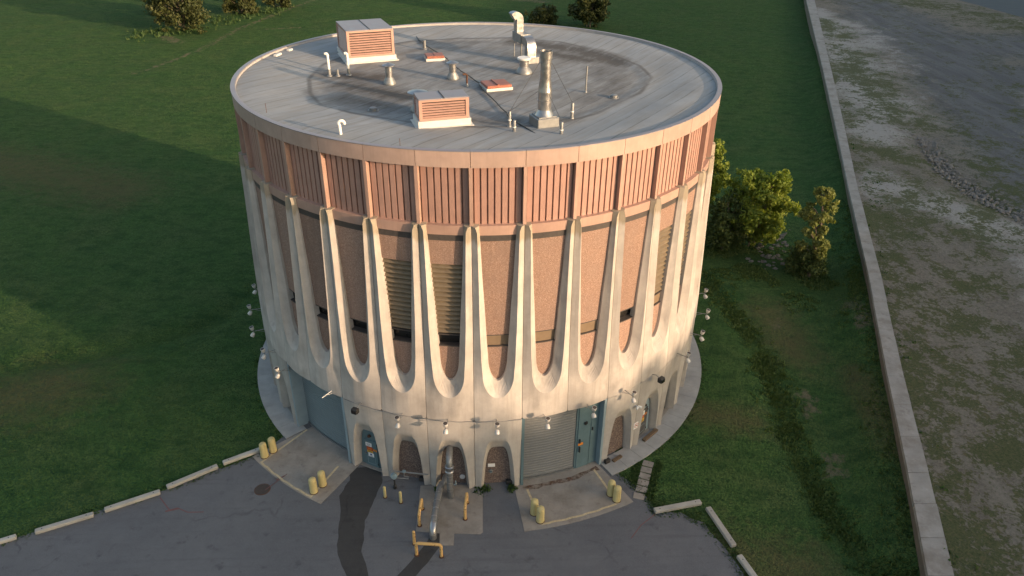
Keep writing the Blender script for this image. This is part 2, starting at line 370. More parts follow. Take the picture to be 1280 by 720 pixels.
def leafmat(name, a, b, trans=.25):
    t = NT(name); r = t.attr('tint'); c = t.mix(r, a, b); m = t.out(c, .6, 0, .25)
    tr = t.n('ShaderNodeBsdfTranslucent'); t.l(t.mix(1.0, c, (1.0, 1.0, .45), 'MULTIPLY'), tr.inputs[0])
    mx = t.n('ShaderNodeMixShader'); mx.inputs[0].default_value = trans
    t.l(t.b.outputs[0], mx.inputs[1]); t.l(tr.outputs[0], mx.inputs[2]); t.l(mx.outputs[0], t.t.nodes['Material Output'].inputs[0]); return m
M['leaf_light'] = leafmat('bright_foliage', (.115, .175, .026), (.27, .315, .055), .45)
M['leaf_dark'] = leafmat('dark_foliage', (.045, .075, .022), (.10, .125, .036))
M['leaf_pale'] = leafmat('pale_foliage', (.115, .150, .038), (.27, .285, .095), .42)
M['leaf_far'] = leafmat('far_foliage', (.036, .050, .016), (.085, .092, .030))
M['weed'] = leafmat('tall_weeds', (.060, .105, .032), (.11, .15, .05), .4)
M['tuft'] = leafmat('grass_blades', (.040, .085, .025), (.080, .120, .040), .3)
def watermat():
    t = NT('river_water'); m = t.mapped(t.geo, (.25, 1.2, 1), (0, 0, R_(-40))); a = t.noise(.9, 4, .6, m)
    t.bump(a, .5, .3); return t.out((.045, .055, .062), .6, 0, .15)
M['water'] = watermat()
M['rubble'] = plain('old_rubble', (.16, .15, .13), .9, 0, .4, 3, .2, .3)
M['stone'] = plain('ditch_stone', (.21, .20, .185), .85, 0, .35, 3, .2, .3)

# ------------------------------------------------------------------ camera
cam_d = bpy.data.cameras.new('camera'); cam = bpy.data.objects.new('camera', cam_d); C.objects.link(cam)
cam.matrix_world = Matrix.Translation((0, -48.243, 33.036)) @ Matrix.Rotation(R_(-2.70696), 4, 'Z') @ Matrix.Rotation(R_(90 - 30.33056), 4, 'X') @ Matrix.Rotation(R_(.8253), 4, 'Z')
cam_d.sensor_width = 36; cam_d.lens = 939.87 / 1280 * 36; cam_d.clip_end = 6000; cam_d.clip_start = .5
bpy.context.scene.camera = cam

# ------------------------------------------------------------------ light
SUN_AZ, SUN_EL = 56.0, 10.5          # degrees to the right of straight-towards-camera (-y)
sv = Vector((math.sin(R_(SUN_AZ)) * math.cos(R_(SUN_EL)), -math.cos(R_(SUN_AZ)) * math.cos(R_(SUN_EL)), math.sin(R_(SUN_EL))))
sd = bpy.data.lights.new('sun', 'SUN'); so = bpy.data.objects.new('sun', sd); C.objects.link(so)
sd.energy = 2.85; sd.angle = R_(.6); sd.color = (1.0, .71, .47); so.rotation_euler = sv.to_track_quat('Z', 'Y').to_euler(); so.location = sv * 120
w = bpy.data.worlds.new('World'); bpy.context.scene.world = w; w.use_nodes = True
bg = w.node_tree.nodes['Background']; sky = w.node_tree.nodes.new('ShaderNodeTexSky'); sky.sky_type = 'NISHITA'; sky.sun_disc = False
sky.sun_elevation = R_(SUN_EL); sky.sun_rotation = math.atan2(sv.x, sv.y); sky.air_density = 1.0; sky.dust_density = 3.0; sky.ozone_density = .4
w.node_tree.links.new(sky.outputs[0], bg.inputs[0]); bg.inputs[1].default_value = .15
vs = bpy.context.scene.view_settings; vs.view_transform = 'Standard'; vs.look = 'None'; vs.gamma = 1; vs.use_curve_mapping = False; vs.exposure = 1.24

# ------------------------------------------------------------------ ground
def seg_d(p, pts):
    best = 1e9
    for (ax, ay), (bx, by) in zip(pts, pts[1:]):
        dx, dy = bx - ax, by - ay; t = clamp(((p[0] - ax) * dx + (p[1] - ay) * dy) / (dx * dx + dy * dy))
        best = min(best, math.hypot(p[0] - ax - t * dx, p[1] - ay - t * dy))
    return best
WALL = [(17.5, -45.0), (22.1, -24.0), (24.7, -16.9), (27.9, -7.7), (33.2, 6.9), (39.1, 24.2), (46.5, 45.3), (56.4, 73.8), (79.7, 142.1), (115, 240), (250, 620)]
WALLB = [(18.9, -45.0), (23.4, -24.05), (25.9, -16.95), (29.0, -7.75), (34.25, 6.85), (40.1, 24.15), (47.6, 45.2), (57.7, 73.6), (81.6, 141.7), (117, 239.5), (253, 619)]
def wall_x(y): return table([(b, a) for a, b in WALL], y)
DITCH = [(19.2, 12.0), (20.5, 5.2), (21.2, -1.9), (20.9, -4.9), (19.9, -12.5), (19.9, -18), (20.8, -24), (22, -34)]
SWALE = [(-18, 14), (-19, 8), (-22, 3), (-27, 0), (-34, -2)]
ROUGH2 = [(18.5, 15.0), (23.5, 13.5), (27, 10.5), (31, 8.0), (33, 5)]
BARE = [((31.0, 4.4), (30.4, .0), 1.0), ((22.2, -13.6), (21.8, -14.6), .8), ((24.1, 2.3), (23.6, 1.6), .6), ((22.8, -7.2), (22.3, -9.0), .7), ((-62, 108), (-58, 103), 1.6), ((-12, 165), (16, 150), 2.5), ((-44, 116), (-38, 118), .7)]
PATHW = [(-57.5, 81), (-55.2, 86.0), (-51.8, 96.9), (-49.7, 116.3), (-46, 132), (-41, 150), (-35, 175), (-28, 210)]
DRY = [((9, -20), (17, -22), 4.5), ((13, -8), (18, -10), 3), ((24, -2), (24, 4), 4), ((-30, -5), (-38, -8), 7), ((26, -14), (27, -5), 2.0), ((-40, 30), (-60, 40), 9), ((14, -26), (19, -27), 4)]
def lawn_h(x, y):
    r = math.hypot(x, y); k = smooth(17.5, 22, r) * (1 - lot_mask(x, y))
    h = .55 * nz(x, y, 3, .03) * smooth(20, 45, r) - .1 * smooth(17, 24, r)
    h -= .28 * math.exp(-(seg_d((x, y), DITCH) / 1.2) ** 2) if -30 < y < 14 and x > 10 else 0
    h -= .45 * math.exp(-(seg_d((x, y), SWALE) / 1.3) ** 2) if x < -14 and -8 < y < 18 else 0
    h += .12 * nz(x, y, 9, .25)
    if x > 10: h += 1.15 * (1 - smooth(.2, 3.6, wall_x(y) + .35 - x)) * smooth(140, 60, abs(y)) * smooth(-44, -30, y) if y < 140 else 0
    far = smooth(160, 600, r); h += far * (10 + 16 * nz(x, y, 5, .004))
    return h * k
LOT = [(-62, -37.5), (-40, -25.5), (-26.2, -18.75), (-18.8, -15.15), (-13.9, -12.05), (-12.2, -9.6), (-9, -6), (9, -6), (8.3, -14.6), (9.15, -15.55), (9.75, -16.6), (9.85, -17.6), (11.4, -17.75), (12.5, -18.6), (13.2, -20.2), (13.75, -22), (14.2, -24), (14.8, -30), (15.2, -66), (-62, -66)]
def in_poly(x, y, P_):
    c = False
    for (ax, ay), (bx, by) in zip(P_, P_[1:] + P_[:1]):
        if (ay > y) != (by > y) and x < (bx - ax) * (y - ay) / (by - ay) + ax: c = not c
    return c
def lot_mask(x, y):
    if in_poly(x, y, LOT): return 1.0
    return 1 - smooth(.3, 4.0, seg_d((x, y), LOT[:17]))
xs = [-1600, -900, -500, -320, -230, -180, -150] + [-135 + 1.25 * i for i in range(37)] + [-88 + i for i in range(64)] + [-24 + .6 * i for i in range(100)] + [36.4 + 1.5 * i for i in range(60)] + [130, 150, 190, 260, 400, 700, 1600]
ys = [-1600, -700, -300, -150, -90, -60, -46] + [-38 + .7 * i for i in range(90)] + [25.5 + 1.1 * i for i in range(125)] + [165, 175, 190, 210, 240, 300, 420, 700, 1600]
verts, faces, dry, bare, rough = [], [], [], [], []
idx = {}
for j, y in enumerate(ys):
    wx = wall_x(y) + .35
    for i, x in enumerate(xs):
        xx = min(x, wx)
        k = len(verts)
        idx[i, j] = k
        verts.append((xx, y, lawn_h(xx, y) if not (xx == wx) else lawn_h(xx, y) - .02))
        p = (xx, y)
        b = max([0] + [1 - clamp(seg_d(p, [s[0], s[1]]) / s[2] * .6) for s in BARE])
        b = max(b, .85 * (1 - clamp(seg_d(p, PATHW) / 1.5)) if xx < -20 and y > 60 else 0)
        bare.append(b); dry.append(max([0] + [.75 * (1 - clamp(seg_d(p, [s[0], s[1]]) / s[2] * .7)) for s in DRY]) + (.28 if y > 100 else .28 * smooth(60, 100, y)))
        q = 0
        if xx > 12 and -40 < y < 40: q = max(.75 * (1 - clamp(seg_d(p, DITCH) / 1.7)), 1 - clamp(seg_d(p, ROUGH2) / 5.5), .8 * (1 - clamp((wx - xx) / 1.5)))
        if xx < -14 and -8 < y < 18: q = max(q, .55 * (1 - clamp(seg_d(p, SWALE) / 1.5)))
        rough.append(q)
for j in range(len(ys) - 1):
    wa, wb = wall_x(ys[j]) + .35, wall_x(ys[j + 1]) + .35
    for i in range(len(xs) - 1):
        if xs[i] >= wa and xs[i] >= wb: continue
        faces.append((idx[i, j], idx[i + 1, j], idx[i + 1, j + 1], idx[i, j + 1]))
me = bpy.data.meshes.new('lawn'); me.from_pydata(verts, [], faces); me.materials.append(M['lawn'])
for nm, d in (('dry', dry), ('bare', bare), ('rough', rough)): me.attributes.new(nm, 'FLOAT', 'POINT').data.foreach_set('value', d)
me.polygons.foreach_set('use_smooth', [True] * len(me.polygons)); tag(link('lawn', me), kind='structure')

def sheet(name, poly, z, mat, thick=.0, wob=0.0, sub=1.0, **kw):
    pts = []
    for (ax, ay), (bx, by) in zip(poly, poly[1:] + poly[:1]):
        n = max(1, int(math.hypot(bx - ax, by - ay) / sub)) if wob else 1
        for i in range(n):
            x, y = lerp(ax, bx, i / n), lerp(ay, by, i / n)
            pts.append((x + wob * nz(x, y, 1, 1.7), y + wob * nz(x, y, 7, 1.7)))
    m = MB(); n = len(pts); m.add([(x, y, z) for x, y in pts], [tuple(range(n))])
    if thick:
        m.add([(x, y, z) for x, y in pts] + [(x, y, z - thick) for x, y in pts], [(i, n + i, n + (i + 1) % n, (i + 1) % n) for i in range(n)])
    return m.build(name, mat, kw.get('parent'))
def band(name, a0, a1, r0, r1, z, mat, thick=.06, step=1.0, joints=0, gap=.02, parent=None):
    m = MB(); n = max(2, int(abs(a1 - a0) / step))
    segs = joints or 1
    for s in range(segs):
        b0 = lerp(a0, a1, s / segs) + (math.degrees(gap / 2 / r1) if s else 0); b1 = lerp(a0, a1, (s + 1) / segs) - (math.degrees(gap / 2 / r1) if s < segs - 1 else 0)
        k = max(1, n // segs); A = [lerp(b0, b1, i / k) for i in range(k + 1)]
        m.grid([[P(a, r0, z - thick) for a in A], [P(a, r0, z) for a in A], [P(a, r1, z) for a in A], [P(a, r1, z - thick) for a in A]])
        for a in (b0, b1): m.add([P(a, r0, z - thick), P(a, r0, z), P(a, r1, z), P(a, r1, z - thick)], [(0, 1, 2, 3)])
    return m.build(name, mat, parent)
tag(sheet('asphalt_lot', LOT, .012, M['asphalt'], .05, .16, .5), kind='structure')
tag(sheet('asphalt_patch', [(-8.25, -13.6), (-8.05, -14.6), (-8.45, -15.9), (-8.2, -17.1), (-7.96, -20), (-7.0, -22), (-6.8, -26), (-5.5, -26), (-6.05, -21.6), (-6.6, -20), (-6.7, -17.75), (-6.3, -15.95), (-6.05, -14.6), (-6.3, -13.4)], .016, M['patch'], 0, .09, .25), kind='structure')
tag(sheet('asphalt_patch', [(-2.75, -18.7), (-3.66, -20.36), (-4.7, -21.8), (-6.5, -25.5), (-5.2, -25.5), (-3.6, -21.7), (-2.75, -20.4), (-2.3, -19.6), (-2.4, -18.7)], .016, M['patch'], 0, .06, .4), kind='structure')
tag(sheet('concrete_slab', [(-3.75, -15.2), (-.03, -15.2), (-.05, -18.85), (-.2, -18.98), (-1.63, -18.9), (-1.66, -19.74), (-2.42, -19.7), (-2.45, -18.86), (-3.78, -18.68)], .035, M['pad'], .05), kind='structure')
# garage aprons: two concrete pads between the garage doors and the lot
def apron(a0, a1, r1):
    o = tag(band('concrete_apron', a0, a1, 14.2, r1, .03, M['pad'], .05), kind='structure'); return o
apron(-49.2, -29.8, 19.0); apron(6.9, 27.6, 19.0)
def strip(m, pts, w, z):
    for (ax, ay), (bx, by) in zip(pts, pts[1:]):
        d = math.hypot(bx - ax, by - ay); nx, ny = -(by - ay) / d * w / 2, (bx - ax) / d * w / 2
        m.add([(ax + nx, ay + ny, z), (bx + nx, by + ny, z), (bx - nx, by - ny, z), (ax - nx, ay - ny, z)], [(3, 2, 1, 0)])
    return m
def p2(a, r): return P(a, r, 0)[:2]
def markings(a0, a1, r0, r1, al, ar):
    m = MB()
    strip(m, [p2(al[0], al[1]), p2(al[2], r1)], .13, .036); strip(m, [p2(ar[0], ar[1]), p2(ar[2], r1)], .13, .036)
    n = 14; strip(m, [p2(lerp(al[2], ar[2], i / n), r1 - .07 + .03 * math.sin(i * 2.1)) for i in range(n + 1)], .13, .0395)
    return tag(m.build('lane_marking', M['linepaint']), kind='structure')
markings(-49, -30, 15.4, 18.92, (-49.0, 15.2, -46.6), (-33.6, 16.1, -32.4))
markings(7, 27, 15.6, 18.72, (9.5, 15.9, 10.3), (25.8, 15.7, 25.0))
m = MB(); strip(m, [(-18.89, -15.7), (-18.0, -16.7), (-17.6, -16.55), (-16.9, -16.9), (-16.0, -16.9)], .06, .0175); strip(m, [(-18.2, -16.8), (-17.5, -16.6)], .12, .019)
strip(m, [(-12.9, -15.3), (-11.9, -14.0)], .05, .0365); strip(m, [(-12.45, -14.5), (-12.0, -14.15)], .1, .038); strip(m, [(9.9, -17.8), (8.9, -18.6), (8.2, -19.5)], .05, .0175)
tag(m.build('paint_marking', M['redpaint']), kind='structure')
# rusty stain strip at the right apron threshold
tag(sheet('stain', [p2(8.8, 15.75), p2(12, 15.95), p2(16, 15.9), p2(20, 16.0), p2(25, 15.75), p2(27, 15.9), p2(27, 15.55), p2(20, 15.65), p2(14, 15.6), p2(8.8, 15.6)], .0345, M['stain'], 0, .12, .3), kind='structure')
tag(band('walkway', 28.2, 310.6, 15.2, 16.65, .06, M['walk'], .1, 1.0, 64, .02), kind='structure')

# ------------------------------------------------------------------ the round building
bld = empty('round_building', (0, 0, 0), 'round building with white fluted concrete columns and a copper band under its flat roof', 'building')
BC = 3.27                                  # centre angle of bay 0, bays every ten degrees
def bayang(k): return R_(BC + 10 * k)
HX = 5 * PI / 180 * 15.0 - .012
def Px(x, r, z): return P(math.degrees(x / 15.0), r, z)
ridge_t = [(5.2, 15.60), (7, 15.56), (10, 15.46), (14, 15.30), (17.1, 15.2)]
wo_t = [(8.44, .83), (9.24, .885), (11.6, .955), (14.2, .985), (16.78, 1.03), (17.08, 1.13)]
wi_t = [(9.2, .52), (10.2, .585), (12.2, .68), (14, .79), (16.5, .90), (17.08, .94)]
d_t = [(5.2, .07), (6.8, .13), (8.5, .20), (12, .21), (17.1, .15)]
def outer_w(z):
    if z >= 8.44: return table(wo_t, z)
    if z <= 6.84: return 0.0
    return .83 * math.sin(math.acos(clamp((8.44 - z) / 1.6, 0, 1)))
def front_r(x, z):
    s = HX - abs(x); se = clamp(HX - max(outer_w(z), .35), .09, .96)
    return table(ridge_t, z) - table(d_t, z) * max(0.0, 1 - s / se)
def ring_panel(mb, O, I, B, fr, ri, ro_in, steps, back, flute=None, rsteps=4):
    """front strip B>O following fr(x,z), reveal O>I, skirts at both ends; all rows follow the outline"""
    rows = []
    rows.append([Px(b[0], back, b[1]) for b in B])
    for k in range(steps + 1):
        t = k / steps; row = []
        for b, o in zip(B, O):
            x, z = lerp(b[0], o[0], t), lerp(b[1], o[1], t); row.append(Px(x, fr(x, z), z))
        rows.append(row)
    for k in range(1, rsteps + 1):
        t = k / rsteps; row = []
        for n, (o, i) in enumerate(zip(O, I)):
            x, z = lerp(o[0], i[0], t), lerp(o[1], i[1], t)
            r = lerp(fr(o[0], o[1]), ri(i[1]), t + .05 * math.sin(PI * t))
            if flute and flute(n): r -= .024 * math.sin(PI * t) ** .5 if k < rsteps else 0
            row.append(Px(x, r, z))
        rows.append(row)
    rows.append([Px(i[0], ro_in, i[1]) for i in I])
    mb.grid(rows)
    return rows
def upper_panel():
    O, I, B = [], [], []; n1, n2 = 18, 56; zt = 17.08
    side = []
    for i in range(n1):
        t = i / n1; zo = lerp(zt, 8.44, t ** .9) if i else zt; zi = lerp(zt, 9.2, t ** .9) if i else zt
        if i == 1: zo = zi = 16.80
        side.append((zo, zi))
    for zo, zi in side: O.append((-outer_w(zo), zo)); I.append((-table(wi_t, zi), zi)); B.append((-HX, zo))
    L = [(-HX, 8.44), (-HX, 5.215), (HX, 5.215), (HX, 8.44)]
    for i in range(n2 + 1):
        th = lerp(-PI / 2, PI / 2, i / n2); u = i / n2
        O.append((.83 * math.sin(th), 8.44 - 1.6 * math.cos(th))); I.append((.52 * math.sin(th), 9.2 - 1.5 * math.cos(th)))
        if u < .22: B.append((-HX, lerp(8.44, 5.215, u / .22)))
        elif u <= .78: B.append((lerp(-HX, HX, (u - .22) / .56), 5.215))
        else: B.append((HX, lerp(5.215, 8.44, (u - .78) / .22)))
    for zo, zi in reversed(side): O.append((outer_w(zo), zo)); I.append((table(wi_t, zi), zi)); B.append((HX, zo))
    mb = MB(); c0, c1 = n1 + 14, n1 + n2 - 14
    rows = ring_panel(mb, O, I, B, front_r, lambda z: table([(7.7, 15.10), (9, 15.07), (17, 15.0)], z), 14.7, 8, 14.5, lambda n: c0 < n < c1 and n % 2 == 0)
    for e in (0, -1):                       # tops of the two prongs: a sloped cap
        col = [r[e] for r in rows]; col = col if e == 0 else col[::-1]
        mb.add(col, [tuple(range(len(col)))])
    return mb.build('precast_panel', M['precast'], None, 26)
ao_t = [(0, .97), (1.55, .87), (2.75, .745), (3.35, .585), (3.7, .26), (3.8, 0)]
ai_t = [(0, .80), (1.0, .70), (1.8, .60), (2.45, .45), (2.85, .2), (2.97, 0)]
def arch_curve(t, n):
    top = t[-1][0]; pts = []
    for i in range(n + 1):
        u = i / n; z = top * (1 - (1 - u) ** 2.2); pts.append((table(t, z), z))
    return pts
def arch_pts(tb, n):
    a, zt = tb[0][1], tb[-1][0]; pts = []
    for i in range(n + 1):
        th = i / n * PI / 2; z = zt * math.sin(th) ** 1.0; x = a * (1 - .13 * z / zt) * math.cos(th) ** .42
        pts.append((x, z))
    return pts
def arch_front(x, z):
    s = HX - abs(x); ow = arch_w(z); se = clamp(HX - max(ow, .45), .2, .85)
    return 15.56 + .004 * z - table([(0, .13), (3, .1), (5.2, .05)], z) * max(0.0, 1 - s / se)
_ap = arch_pts(ao_t, 40)
def arch_w(z):
    if z >= 3.8: return 0.0
    return table([(q[1], q[0]) for q in _ap], z)
def arch_panel():
    n = 22; o = arch_pts(ao_t, n); i_ = arch_pts(ai_t, n)
    O = [(-x, z) for x, z in o] + [(x, z) for x, z in o[::-1][1:]]; I = [(-x, z) for x, z in i_] + [(x, z) for x, z in i_[::-1][1:]]
    B = []; N = len(O)
    for k in range(N):
        u = k / (N - 1)
        if u < .34: B.append((-HX, lerp(0, 5.185, u / .34)))
        elif u <= .66: B.append((lerp(-HX, HX, (u - .34) / .32), 5.185))
        else: B.append((HX, lerp(5.185, 0, (u - .66) / .34)))
    B[15] = (-HX, 5.185); B[N - 16] = (HX, 5.185)
    mb = MB(); ring_panel(mb, O, I, B, arch_front, lambda z: 15.18, 15.0, 7, 14.6, None, 4)
    return mb.build('arch_panel', M['arch_conc'], None, 35)
def curved(name, mat, x0, x1, z0, z1, r, n=6, back=None, parent=None):
    mb = MB(); X = [lerp(x0, x1, i / n) for i in range(n + 1)]
    rows = [[Px(x, r, z0) for x in X], [Px(x, r, z1) for x in X]]
    if back: rows = [[Px(x, back, z0) for x in X]] + rows + [[Px(x, back, z1) for x in X]]
    mb.grid(rows)
    if back:
        for x in (x0, x1): mb.add([Px(x, back, z0), Px(x, r, z0), Px(x, r, z1), Px(x, back, z1)], [(0, 1, 2, 3)])
    return mb.build(name, mat, parent)
def cbox(mb, x0, x1, z0, z1, r0, r1, n=1):
    X = [lerp(x0, x1, i / n) for i in range(n + 1)]
    mb.grid([[Px(x, r0, z0) for x in X], [Px(x, r1, z0) for x in X], [Px(x, r1, z1) for x in X], [Px(x, r0, z1) for x in X], [Px(x, r0, z0) for x in X]])
    for x in (x0, x1): mb.add([Px(x, r0, z0), Px(x, r1, z0), Px(x, r1, z1), Px(x, r0, z1)], [(0, 1, 2, 3)])
    return mb
def solid(name, mat, x0, x1, z0, z1, r0, r1, n=4): return cbox(MB(), x0, x1, z0, z1, r0, r1, n).build(name, mat)
FX = 5 * PI / 180 * 15
proto = {}
proto['precast'] = upper_panel()
proto['arch'] = arch_panel()
proto['fascia'] = solid('fascia_panel', M['fascia'], -FX + .012, FX - .012, 20.08, 20.86, 14.8, 15.0, 6)
proto['coping'] = solid('coping', M['coping'], -FX + .006, FX - .006, 20.863, 20.90, 14.76, 15.02, 6)
proto['parapet'] = solid('parapet', M['curbgrey'], -FX, FX, 20.3, 20.86, 14.72, 14.79, 6)
mb = MB(); cbox(mb, -FX, FX, 17.0, 20.08, 14.3, 14.62, 6); mb.cur = 1
for i in range(7):
    c = lerp(-1.03, 1.03, i / 6) + .01; cbox(mb, c - .13, c + .13, 17.05, 20.07, 14.615, 14.72, 2)
proto['siding'] = mb.build('metal_siding', [M['sidedark'], M['siding']])
proto['trim'] = solid('trim_band', M['trim'], -FX + .012, FX - .012, 16.55, 17.06, 14.4, 14.965, 6)
proto['soffit'] = solid('soffit_strip', M['soffit'], -FX, FX, 16.2, 16.547, 14.3, 14.91, 6)
mb = MB(); cbox(mb, -.085, .085, 17.06, 20.077, 14.5, 14.99, 1); proto['pilaster'] = mb.build('pilaster', M['trim'])
proto['agg_full'] = solid('infill_panel', M['agg'], -1.2, 1.2, 10.62, 16.198, 14.3, 14.90, 6)
proto['agg_cap'] = solid('infill_panel', M['agg'], -1.2, 1.2, 14.86, 16.198, 14.3, 14.90, 6)
proto['agg_low'] = solid('infill_panel', M['agg'], -1.2, 1.2, 7.3, 9.86, 14.3, 14.90, 6)
def window(kind):
    mb = MB(); cbox(mb, -1.2, 1.2, 9.86, 9.92, 14.2, 14.94, 4); cbox(mb, -1.2, 1.2, 10.56, 10.62, 14.2, 14.90, 4)
    f = mb.build('window', M['soffit'])
    if kind == 'dark': g = curved('pane', M['glass'], -1.2, 1.2, 9.92, 10.56, 14.60, 4)
    else:
        mb = MB(); cbox(mb, -1.2, 1.2, 9.92, 10.56, 14.4, 14.83, 4); g = mb.build('pane', M['blind'])
    g.parent = f; return f
proto['win_dark'] = window('dark'); proto['win_blind'] = window('blind')
mb = MB()
cbox(mb, -1.2, 1.2, 10.62, 14.86, 14.2, 14.70, 6); mb.cur = 1
for i in range(15):
    z = 10.68 + i * .279; X = [lerp(-1.15, 1.15, k / 6) for k in range(7)]; dz = .012 * math.sin(i * 2.7)
    mb.grid([[Px(x, 14.72, z + .21) for x in X], [Px(x, 14.89 + dz, z + .07) for x in X], [Px(x, 14.89 + dz, z + .03) for x in X], [Px(x, 14.72, z + .17) for x in X]])
proto['grille'] = mb.build('louvre_grille', [M['soffit'], M['grille']])
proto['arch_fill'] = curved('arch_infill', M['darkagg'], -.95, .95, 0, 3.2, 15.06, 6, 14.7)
for o in list(proto.values()):
    for c in [x for x in C.objects if x.parent == o] + [o]:
        pass
used = set()
def place(key, k, name=None):
    src = proto[key]
    if key not in used: used.add(key); o = src
    else: o = copy_tree(src)
    o.parent = bld; o.rotation_euler.z = bayang(k); return o
for k in range(-18, 18):
    kk = k
    a = place('precast', k); place('fascia', k); place('coping', k); place('parapet', k); place('siding', k); place('trim', k); place('soffit', k)
    pl = place('pilaster', k); pl.rotation_euler.z = R_(BC + 5 + 10 * k)
    g = k in (-2, -1, 4, 5, 10, 11, -11, -12)
    place('agg_cap' if g else 'agg_full', k); place('agg_low', k)
    place('win_blind' if k in (0, 1, 2, 4) else 'win_dark', k)
    if g: place('grille', k)
    if k not in (-5, -4, 1, 2):
        place('arch', k)
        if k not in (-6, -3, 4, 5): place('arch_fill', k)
# dark inner core behind every joint
mb = MB(); A = [i * 5 for i in range(73)]
mb.grid([[P(a, 14.45, 0) for a in A], [P(a, 14.45, 5.2) for a in A]]); mb.grid([[P(a, 14.22, 5.2) for a in A], [P(a, 14.22, 20.4) for a in A]])
mb.build('inner_wall', M['dark'], bld)
# roof deck with a shallow inner basin and real creases
OCT = [(-10.57, -.97), (-9.84, -4.31), (-8.77, -6.67), (-6.91, -7.99), (-3.32, -9.75), (.01, -10.4), (3.77, -10.1), (6.36, -8.13), (9.55, -4.07), (11.0, -.62), (10.77, 2.42), (9.16, 6.05), (6.07, 9.57), (2.52, 10.88), (-1.74, 10.53), (-5.24, 9.5), (-8.6, 6.5), (-10.3, 2.6)]
DIRT = [([(-9.2, .2), (-7.6, -.4), (-6.2, -.6)], 2.0, 1.0), ([(-8.2, -2.2), (-6.6, -3.4), (-4.4, -4.6)], 2.6, .95), ([(-7.5, -5), (-5, -6.8)], 2.4, .8), ([(2.6, 9.6), (5.6, 8.2), (7.8, 6.2), (9.4, 3.4)], 1.9, 1.1), ([(4.6, 6.6), (7.4, 4.2)], 2.0, .9), ([(8, 2), (8.4, -2), (6.5, -5)], 2.8, .6), ([(-4, 9.2), (2, 9.6)], 1.6, .55), ([(1, -9.4), (4.5, -9.0)], 1.5, .7), ([(-1.5, -9.0), (.5, -9.4)], 1.6, .6), ([(-4.6, 7), (-1, 8)], 1.6, .5), ([(-3, -2), (2, -4)], 4, .38), ([(0, 3), (4, 0)], 4, .36)]
rv, rf, dirt, crease = [], [], [], []
NR, NA = 124, 380
for j in range(NR + 1):
    r = 14.71 * j / NR
    for i in range(NA):
        x, y, _ = P(360 * i / NA, r, 0); ins = in_poly(x, y, OCT); d = seg_d((x, y), OCT + OCT[:1])
        z = 20.55 - (.05 * smooth(0, .9, d) if ins else 0) + (.20 * smooth(0, 3.6, d) if not ins else 0) + .015 * nz(x, y, 2, .4) - .01
        rv.append((x, y, z)); crease.append(max(0.0, 1.25 - d / .2) * clamp(.95 + .9 * nz(x, y, 4, .3)))
        dirt.append(max([0] + [k * (1 - clamp(seg_d((x, y), p) / w_)) for p, w_, k in DIRT] + [.42 * (1 - clamp(d / .8)) * clamp(.5 + 1.6 * nz(x, y, 6, .35)), .30 if ins else 0]))
for j in range(NR):
    for i in range(NA): rf.append((j * NA + i, j * NA + (i + 1) % NA, (j + 1) * NA + (i + 1) % NA, (j + 1) * NA + i) if j else (NA + i, i, NA + (i + 1) % NA))
me = bpy.data.meshes.new('roof'); me.from_pydata(rv, [], rf); me.materials.append(M['roof'])
for nm, d in (('dirt', dirt), ('crease', crease)): me.attributes.new(nm, 'FLOAT', 'POINT').data.foreach_set('value', d)
me.polygons.foreach_set('use_smooth', [True] * len(me.polygons)); me.update()
if me.polygons[9000].normal.z < 0: me.flip_normals()
link('roof', me, bld)
# conduit along the waist
mb = MB(); mb.tube([P(lerp(-31, 8, i / 60), 15.60 + .01 * math.sin(i), 5.215 + .02 * math.sin(i * .9)) for i in range(61)], .018, 6); mb.build('conduit', M['galvdull'], bld)

# garage doors, jambs and doors set in the arches
def bayobj(mb, name, mat, ang, parent=None, sm=None):
    o = mb.build(name, mat, parent or bld, sm); 
    if parent is None: o.rotation_euler.z = R_(ang)
    return o
def rot_m(ang): return Matrix.Rotation(R_(ang), 4, 'Z')
def garage(ang_l, ang_r, door_l, door_r, r, mat, jmat, lab):
    w_ = lambda a: a * PI / 180 * 15
    mid = (ang_l + ang_r) / 2; x0, x1 = w_(door_l - mid), w_(door_r - mid)
    mb = MB(); n = 12; cbox(mb, x0, x1, .03, 5.3, r - .1, r, n)
    for i in range(26):
        z = .16 + i * .195; X = [lerp(x0, x1, k / n) for k in range(n + 1)]
        mb.grid([[Px(x, r + .004, z) for x in X], [Px(x, r + .026, z + .035) for x in X], [Px(x, r + .026, z + .15) for x in X], [Px(x, r + .004, z + .18) for x in X]])
    d = bayobj(mb, 'garage_door', mat, mid)
    mb = MB(); cbox(mb, x0, x1, .031, .15, r + .03, r + .09, n); bar = mb.build('bottom_bar', M['galvdull'], d)
    return d
def jamb(ang, side, r0=14.45, r1=15.5, mat=None):
    mb = MB(); x = side * .03; cbox(mb, min(0, side * .16), max(0, side * .16), .005, 5.205, r0, r1); o = mb.build('door_jamb', mat or M['jamb'], bld); o.rotation_euler.z = R_(ang); return o
SA = lambda k: BC - 5 + 10 * k
garage(SA(1), SA(3), SA(1) + .5, 21.6, 15.02, M['doorgrey'], M['teal'], 1)
garage(SA(-5), SA(-3), SA(-5) + .4, SA(-3) - .4, 14.72, plain('blue_grey_door', (.15, .19, .205), .5, 0, .1, 2), M['jamb'], 1)
jamb(SA(1), 1, mat=M['teal']); jamb(SA(3), -1, mat=M['jamb']); jamb(SA(-5), 1); jamb(SA(-3), -1)
for k in (1, 3, -5, -3):                    # solid ends of the arch panels beside the openings
    mb = MB(); s = 1 if k in (1, -3 + 100) else -1
    cbox(mb, -.05 if k in (1, -5) else .012, -.012 if k in (1, -5) else .05, 0.004, 5.18, 14.5, 15.41); o = mb.build('panel_return', M['arch_conc'], bld); o.rotation_euler.z = R_(SA(k))
